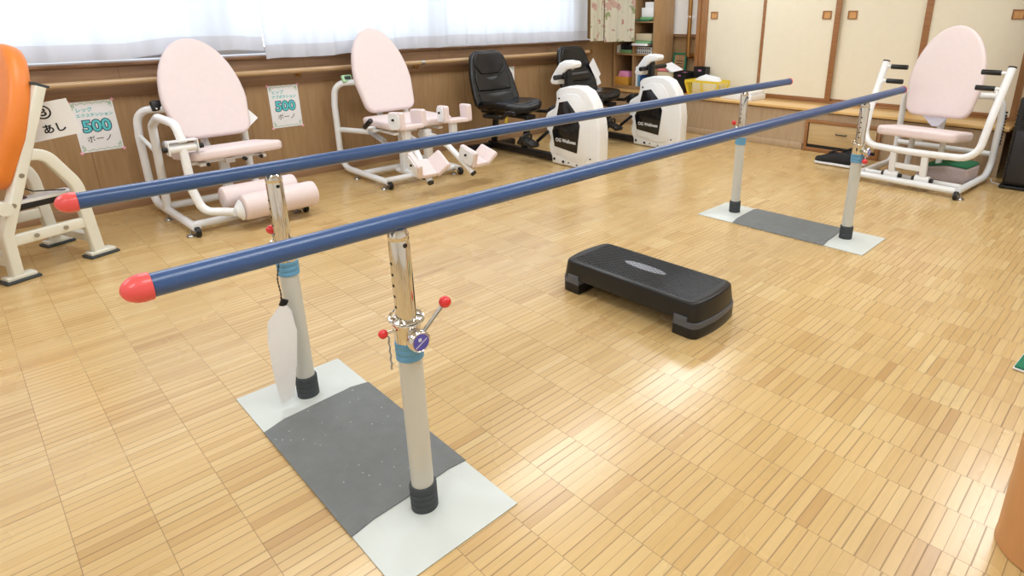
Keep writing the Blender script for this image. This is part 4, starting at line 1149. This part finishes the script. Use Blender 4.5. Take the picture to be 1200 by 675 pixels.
    for s in (-1, 1):
        obj('side_handle', T([(-.90, s*.10, .335), (-.88, s*.24, .335), (-.60, s*.255, .35), (-.52, s*.255, .40), (-.44, s*.255, .40)], .016, fil=.05, seg=12), BLACK, t)
    # cranks and pedals
    for s in (-1, 1):
        cr = obj('crank', flatbar((-.22, s*.10, .27), (-.22-.13, s*.105, .27-.10*s*-1 if s > 0 else .17), .024, .014), BLACKM, t)
        px, pz = (-.35, .37) if s > 0 else (-.36, .17)
        obj('pedal', B((px-.02, s*.165, pz), (.15, .095, .03), rot=(0, R(18), 0), bev=.006), BLACK, cr)
        obj('strap', T([(px-.05, s*.118, pz+.01), (px-.04, s*.12, pz+.06), (px-.04, s*.21, pz+.06), (px-.05, s*.212, pz+.01)], .008, fil=.03, seg=8), BLACK, cr)
        obj('heel_cup', PR([(-.03, -.02), (.02, -.03), (.03, .04), (.018, .045)], s*.12, s*.21, bev=.004, mtx=TRS((px-.10, 0, pz))), BLACK, cr)
    # console
    cs = [(-.25, .655), (-.225, .70), (-.145, .795), (-.09, .818), (-.01, .812), (.003, .79), (-.005, .768), (-.075, .752), (-.105, .728), (-.155, .66), (-.175, .632), (-.235, .632)]
    obj('console_stem', flatbar((-.09, 0, .60), (-.10, 0, .765), .05, .05), BLACK, t)
    cn = obj('console', PR(cs, -.05, .05, bev=.010, seg=3), WHITE, t, ang=50)
    obj('console_screen', B((-.187, 0, .748), (.003, .07, .11), rot=(0, R(40), 0)), SCREEN, cn, smooth=False)
    hb = obj('handlebar', T([(-.135, -.11, .69), (-.125, .0, .695), (-.13, .25, .70)], .019, seg=16), BLACK, t)
    obj('handlebar_mount', B((-.115, 0, .70), (.05, .09, .05), bev=.006), BLACK, hb)
    return t
def flatbar(p0, p1, a, b):
    p0, p1 = Vector(p0), Vector(p1); v = (p1-p0); L0 = v.length
    M_ = frameM((p0+p1)/2, v.cross(Vector((0, 1, 0))).normalized() if abs(v.normalized().y) < .9 else (1, 0, 0), v)
    t = bmesh.new(); box(t, (0, 0, 0), (a, L0, b), bev=min(a, b)*.12)
    bmesh.ops.transform(t, matrix=M_, verts=t.verts); return t
b1 = bike((-1.515, 2.815, 0), 'nearer white and black recumbent bike, behind the hip machine with black seat to its left')
b2 = copy_tree(b1); b2.location = (-1.515, 3.865, 0)
tag(b2, 'farther white and black recumbent bike in front of the corner shelf, papers behind its seat', 'exercise bike')
sp2 = thing('instruction_sheets', 'white printed sheets hanging beside the backrest of the farther bike', 'paper', (-2.50, 4.09, .60), R(0))
obj('sheet', B((0, .015, .02), (.002, .13, .19), rot=(R(28), R(-14), R(15))), PAPER, sp2, smooth=False)
obj('sheet', B((.008, -.0, -.06), (.002, .12, .17), rot=(R(18), R(-10), R(-5))), PAPER, sp2, smooth=False)

# ------------------------------------------------------------------ drawer unit under the ledge
dr = thing('drawer_cabinet', 'low wooden drawer cabinet with red-brown frame under the ledge', 'cabinet', (-.19, 4.66, 0))
bm = bmesh.new()
for c, s in (((0, 0, .262), (.63, .03, .026)), ((0, 0, .018), (.63, .03, .034)), ((-.302, 0, .14), (.026, .03, .22)), ((.302, 0, .14), (.026, .03, .22))): box(bm, c, s, bev=.002)
obj('face_frame', bm, RIMW, dr)
obj('dark_gap', B((0, .006, .05), (.57, .01, .03)), BLACK, dr, smooth=False)
df = obj('drawer', B((-.0, .002, .155), (.56, .018, .185), bev=.003), DRAWW, dr)
obj('handle', T([(-.045, -.008, .175), (-.04, -.022, .172), (.04, -.022, .172), (.045, -.008, .175)], .005, fil=.01, seg=8), NAVYF, df)

# shoes
def shoe(loc_, rz, label):
    t = thing('sneaker', label, 'shoe', loc_, rz, 'black sneakers')
    # stations along x: heel 0 -> toe .28
    S = [(-.142, .020, .075), (-.136, .028, .088), (-.12, .034, .102), (-.08, .037, .108), (-.03, .037, .112), (.01, .040, .106), (.05, .045, .088), (.09, .048, .073), (.115, .044, .064), (.132, .036, .060), (.142, .026, .054)]
    def bodyf(lo, hi, inf=0, flare=0):
        bm = bmesh.new(); rings = []
        for x, w, h in S:
            r = []; n = 16; zt = hi(h)
            for k in range(n):
                a = 2*PI*k/n; y = (w+inf)*math.cos(a); z = math.sin(a)
                if abs(y) > 0: y = math.copysign(abs(math.cos(a))**.7, math.cos(a))*(w+inf)
                zz = lo+(zt-lo)*(.5+.5*math.copysign(abs(z)**.6, z))
                if zz > lo+(zt-lo)*.5: y *= 1-.35*((zz-lo)/(zt-lo)-.5)*2
                r.append(bm.verts.new((x*(1+inf*2), y, zz)))
            rings.append(r)
        for a_, b_ in zip(rings, rings[1:]):
            for k in range(16): bm.faces.new((a_[k], a_[(k+1) % 16], b_[(k+1) % 16], b_[k]))
        bm.faces.new(rings[0]); bm.faces.new(rings[-1]); return bm
    obj('upper', bodyf(.018, lambda h: h), MESHB, t, ang=60)
    obj('sole', bodyf(.001, lambda h: .032, inf=.004), SOLE, t, ang=60)
    obj('tongue', B((.005, 0, .114), (.07, .036, .014), rot=(0, R(22), 0), bev=.004), MESHB, t)
    bm = bmesh.new()
    for i in range(4): tube(bm, [(.02+i*.016, -.024, .104-i*.009), (.02+i*.016, .024, .104-i*.009)], .003, seg=6)
    obj('laces', bm, BLACK, t)
    obj('side_mark', B((.0, -.0405, .052), (.045, .003, .010), rot=(0, R(-20), 0)), SOLE, t)
shoe((-.075, 4.255, 0), R(176), 'nearer black sneaker with white sole on the floor by the drawer cabinet')
shoe((-.015, 4.385, 0), R(183), 'farther black sneaker behind the nearer one by the drawer cabinet')

# ------------------------------------------------------------------ air purifier at the right edge
ap = thing('air_purifier', 'tall black air purifier at the right edge beside the chest press', 'air purifier', (1.20, 4.50, 0), R(2))
obj('body', B((0, 0, .32), (.36, .20, .60), bev=.02, seg=3), BLACK, ap, ang=50)
obj('base', B((0, 0, .012), (.38, .24, .022), bev=.006), BLACK, ap)
obj('front_panel', PR([(-.16, .05), (.16, .05), (.16, .40), (-.16, .40)], -.112, -.101, bev=.004), mat('dark_grey_panel', (38, 38, 42), .4), ap)
bm = bmesh.new()
for i in range(9): box(bm, (0, -.104, .43+i*.017), (.30, .008, .008))
obj('grille', bm, BLACKM, ap, smooth=False)
bm = bmesh.new()
for i in range(16): box(bm, (-.182, 0, .10+i*.028), (.006, .13, .010))
obj('side_vent', bm, BLACKM, ap, smooth=False)
tag(obj('power_cord', T([(.93, 4.58, .008), (.95, 4.50, .006), (1.00, 4.46, .006), (1.03, 4.44, .012)], .004, fil=.04, seg=8), PAPER), 'thin white cord on the floor between the chest press and air purifier', 'cord')

# foreground right: green mat corner and round wooden leg
gm = thing('green_mat', 'corner of a green mat with white backing at the right edge', 'mat', (1.56, 1.735, 0), R(-4))
obj('mat_top', B((.25, .30, .012), (.50, .60, .006), bev=.002), GREENM, gm)
obj('mat_backing', B((.25, .30, .0055), (.506, .606, .007), bev=.002), PAPER, gm)
wl = thing('wooden_stool', 'round orange-brown wooden stool leaving the frame at the lower right corner', 'stool', (1.772, .90, 0))
obj('stool_body', lathe(bmesh.new(), [(.100, .0005), (.1035, .002), (.1035, .008), (.102, .012), (.102, .43), (.098, .434)], None, 64), TERRA, wl)
obj('stool_top', lathe(bmesh.new(), [(.12, .435), (.125, .439), (.125, .455), (.12, .46), (0, .461)], None, 64), TERRA, wl)

# ------------------------------------------------------------------ light
EM = emit_mat('lamp_diffuser', (255, 250, 242), 1.5)
lamps = [(x, y) for x in (-1.3, 1.5) for y in (-1.9, .3, 2.4, 4.1)]
for i, (x, y) in enumerate(lamps):
    t = thing('ceiling_light', 'broad white ceiling light panel above the exercise floor', 'ceiling light', (x, y, ZC), 0, 'ceiling lights')
    obj('housing', B((0, 0, -.025), (.68, 1.28, .049), bev=.004), WHITE, t)
    obj('diffuser', B((0, 0, -.056), (.62, 1.22, .012), bev=.003), EM, t)
    ld_ = bpy.data.lights.new('tube_light', 'AREA'); ld_.shape = 'RECTANGLE'; ld_.size = .62; ld_.size_y = 1.22
    ld_.energy = 16; ld_.color = (.87, .94, 1)
    lo = bpy.data.objects.new('tube_light', ld_); C.objects.link(lo); lo.parent = t; lo.location = (0, 0, -.064)
# daylight through the window
dl = bpy.data.lights.new('window_daylight', 'AREA'); dl.shape = 'RECTANGLE'; dl.size = WY1-WY0; dl.size_y = WZ1-WZ0
dl.energy = 34; dl.color = (.84, .92, 1)
do = bpy.data.objects.new('window_daylight', dl); C.objects.link(do)
do.location = (XL-.16, (WY0+WY1)/2, (WZ0+WZ1)/2)
do.rotation_euler = Matrix(((0, 0, -1), (1, 0, 0), (0, -1, 0))).to_euler()
w = bpy.data.worlds.new('world'); bpy.context.scene.world = w; w.use_nodes = True
bg_ = w.node_tree.nodes['Background']; bg_.inputs[0].default_value = (.85, .92, 1, 1); bg_.inputs[1].default_value = .8

s = bpy.context.scene
s.view_settings.view_transform = 'Standard'; s.view_settings.look = 'None'
s.view_settings.exposure = .32; s.view_settings.gamma = 1; s.view_settings.use_curve_mapping = False
s.cycles.use_denoising = True
s.cycles.max_bounces = 8; s.cycles.diffuse_bounces = 5; s.cycles.transparent_max_bounces = 8
s.cycles.sample_clamp_indirect = 4
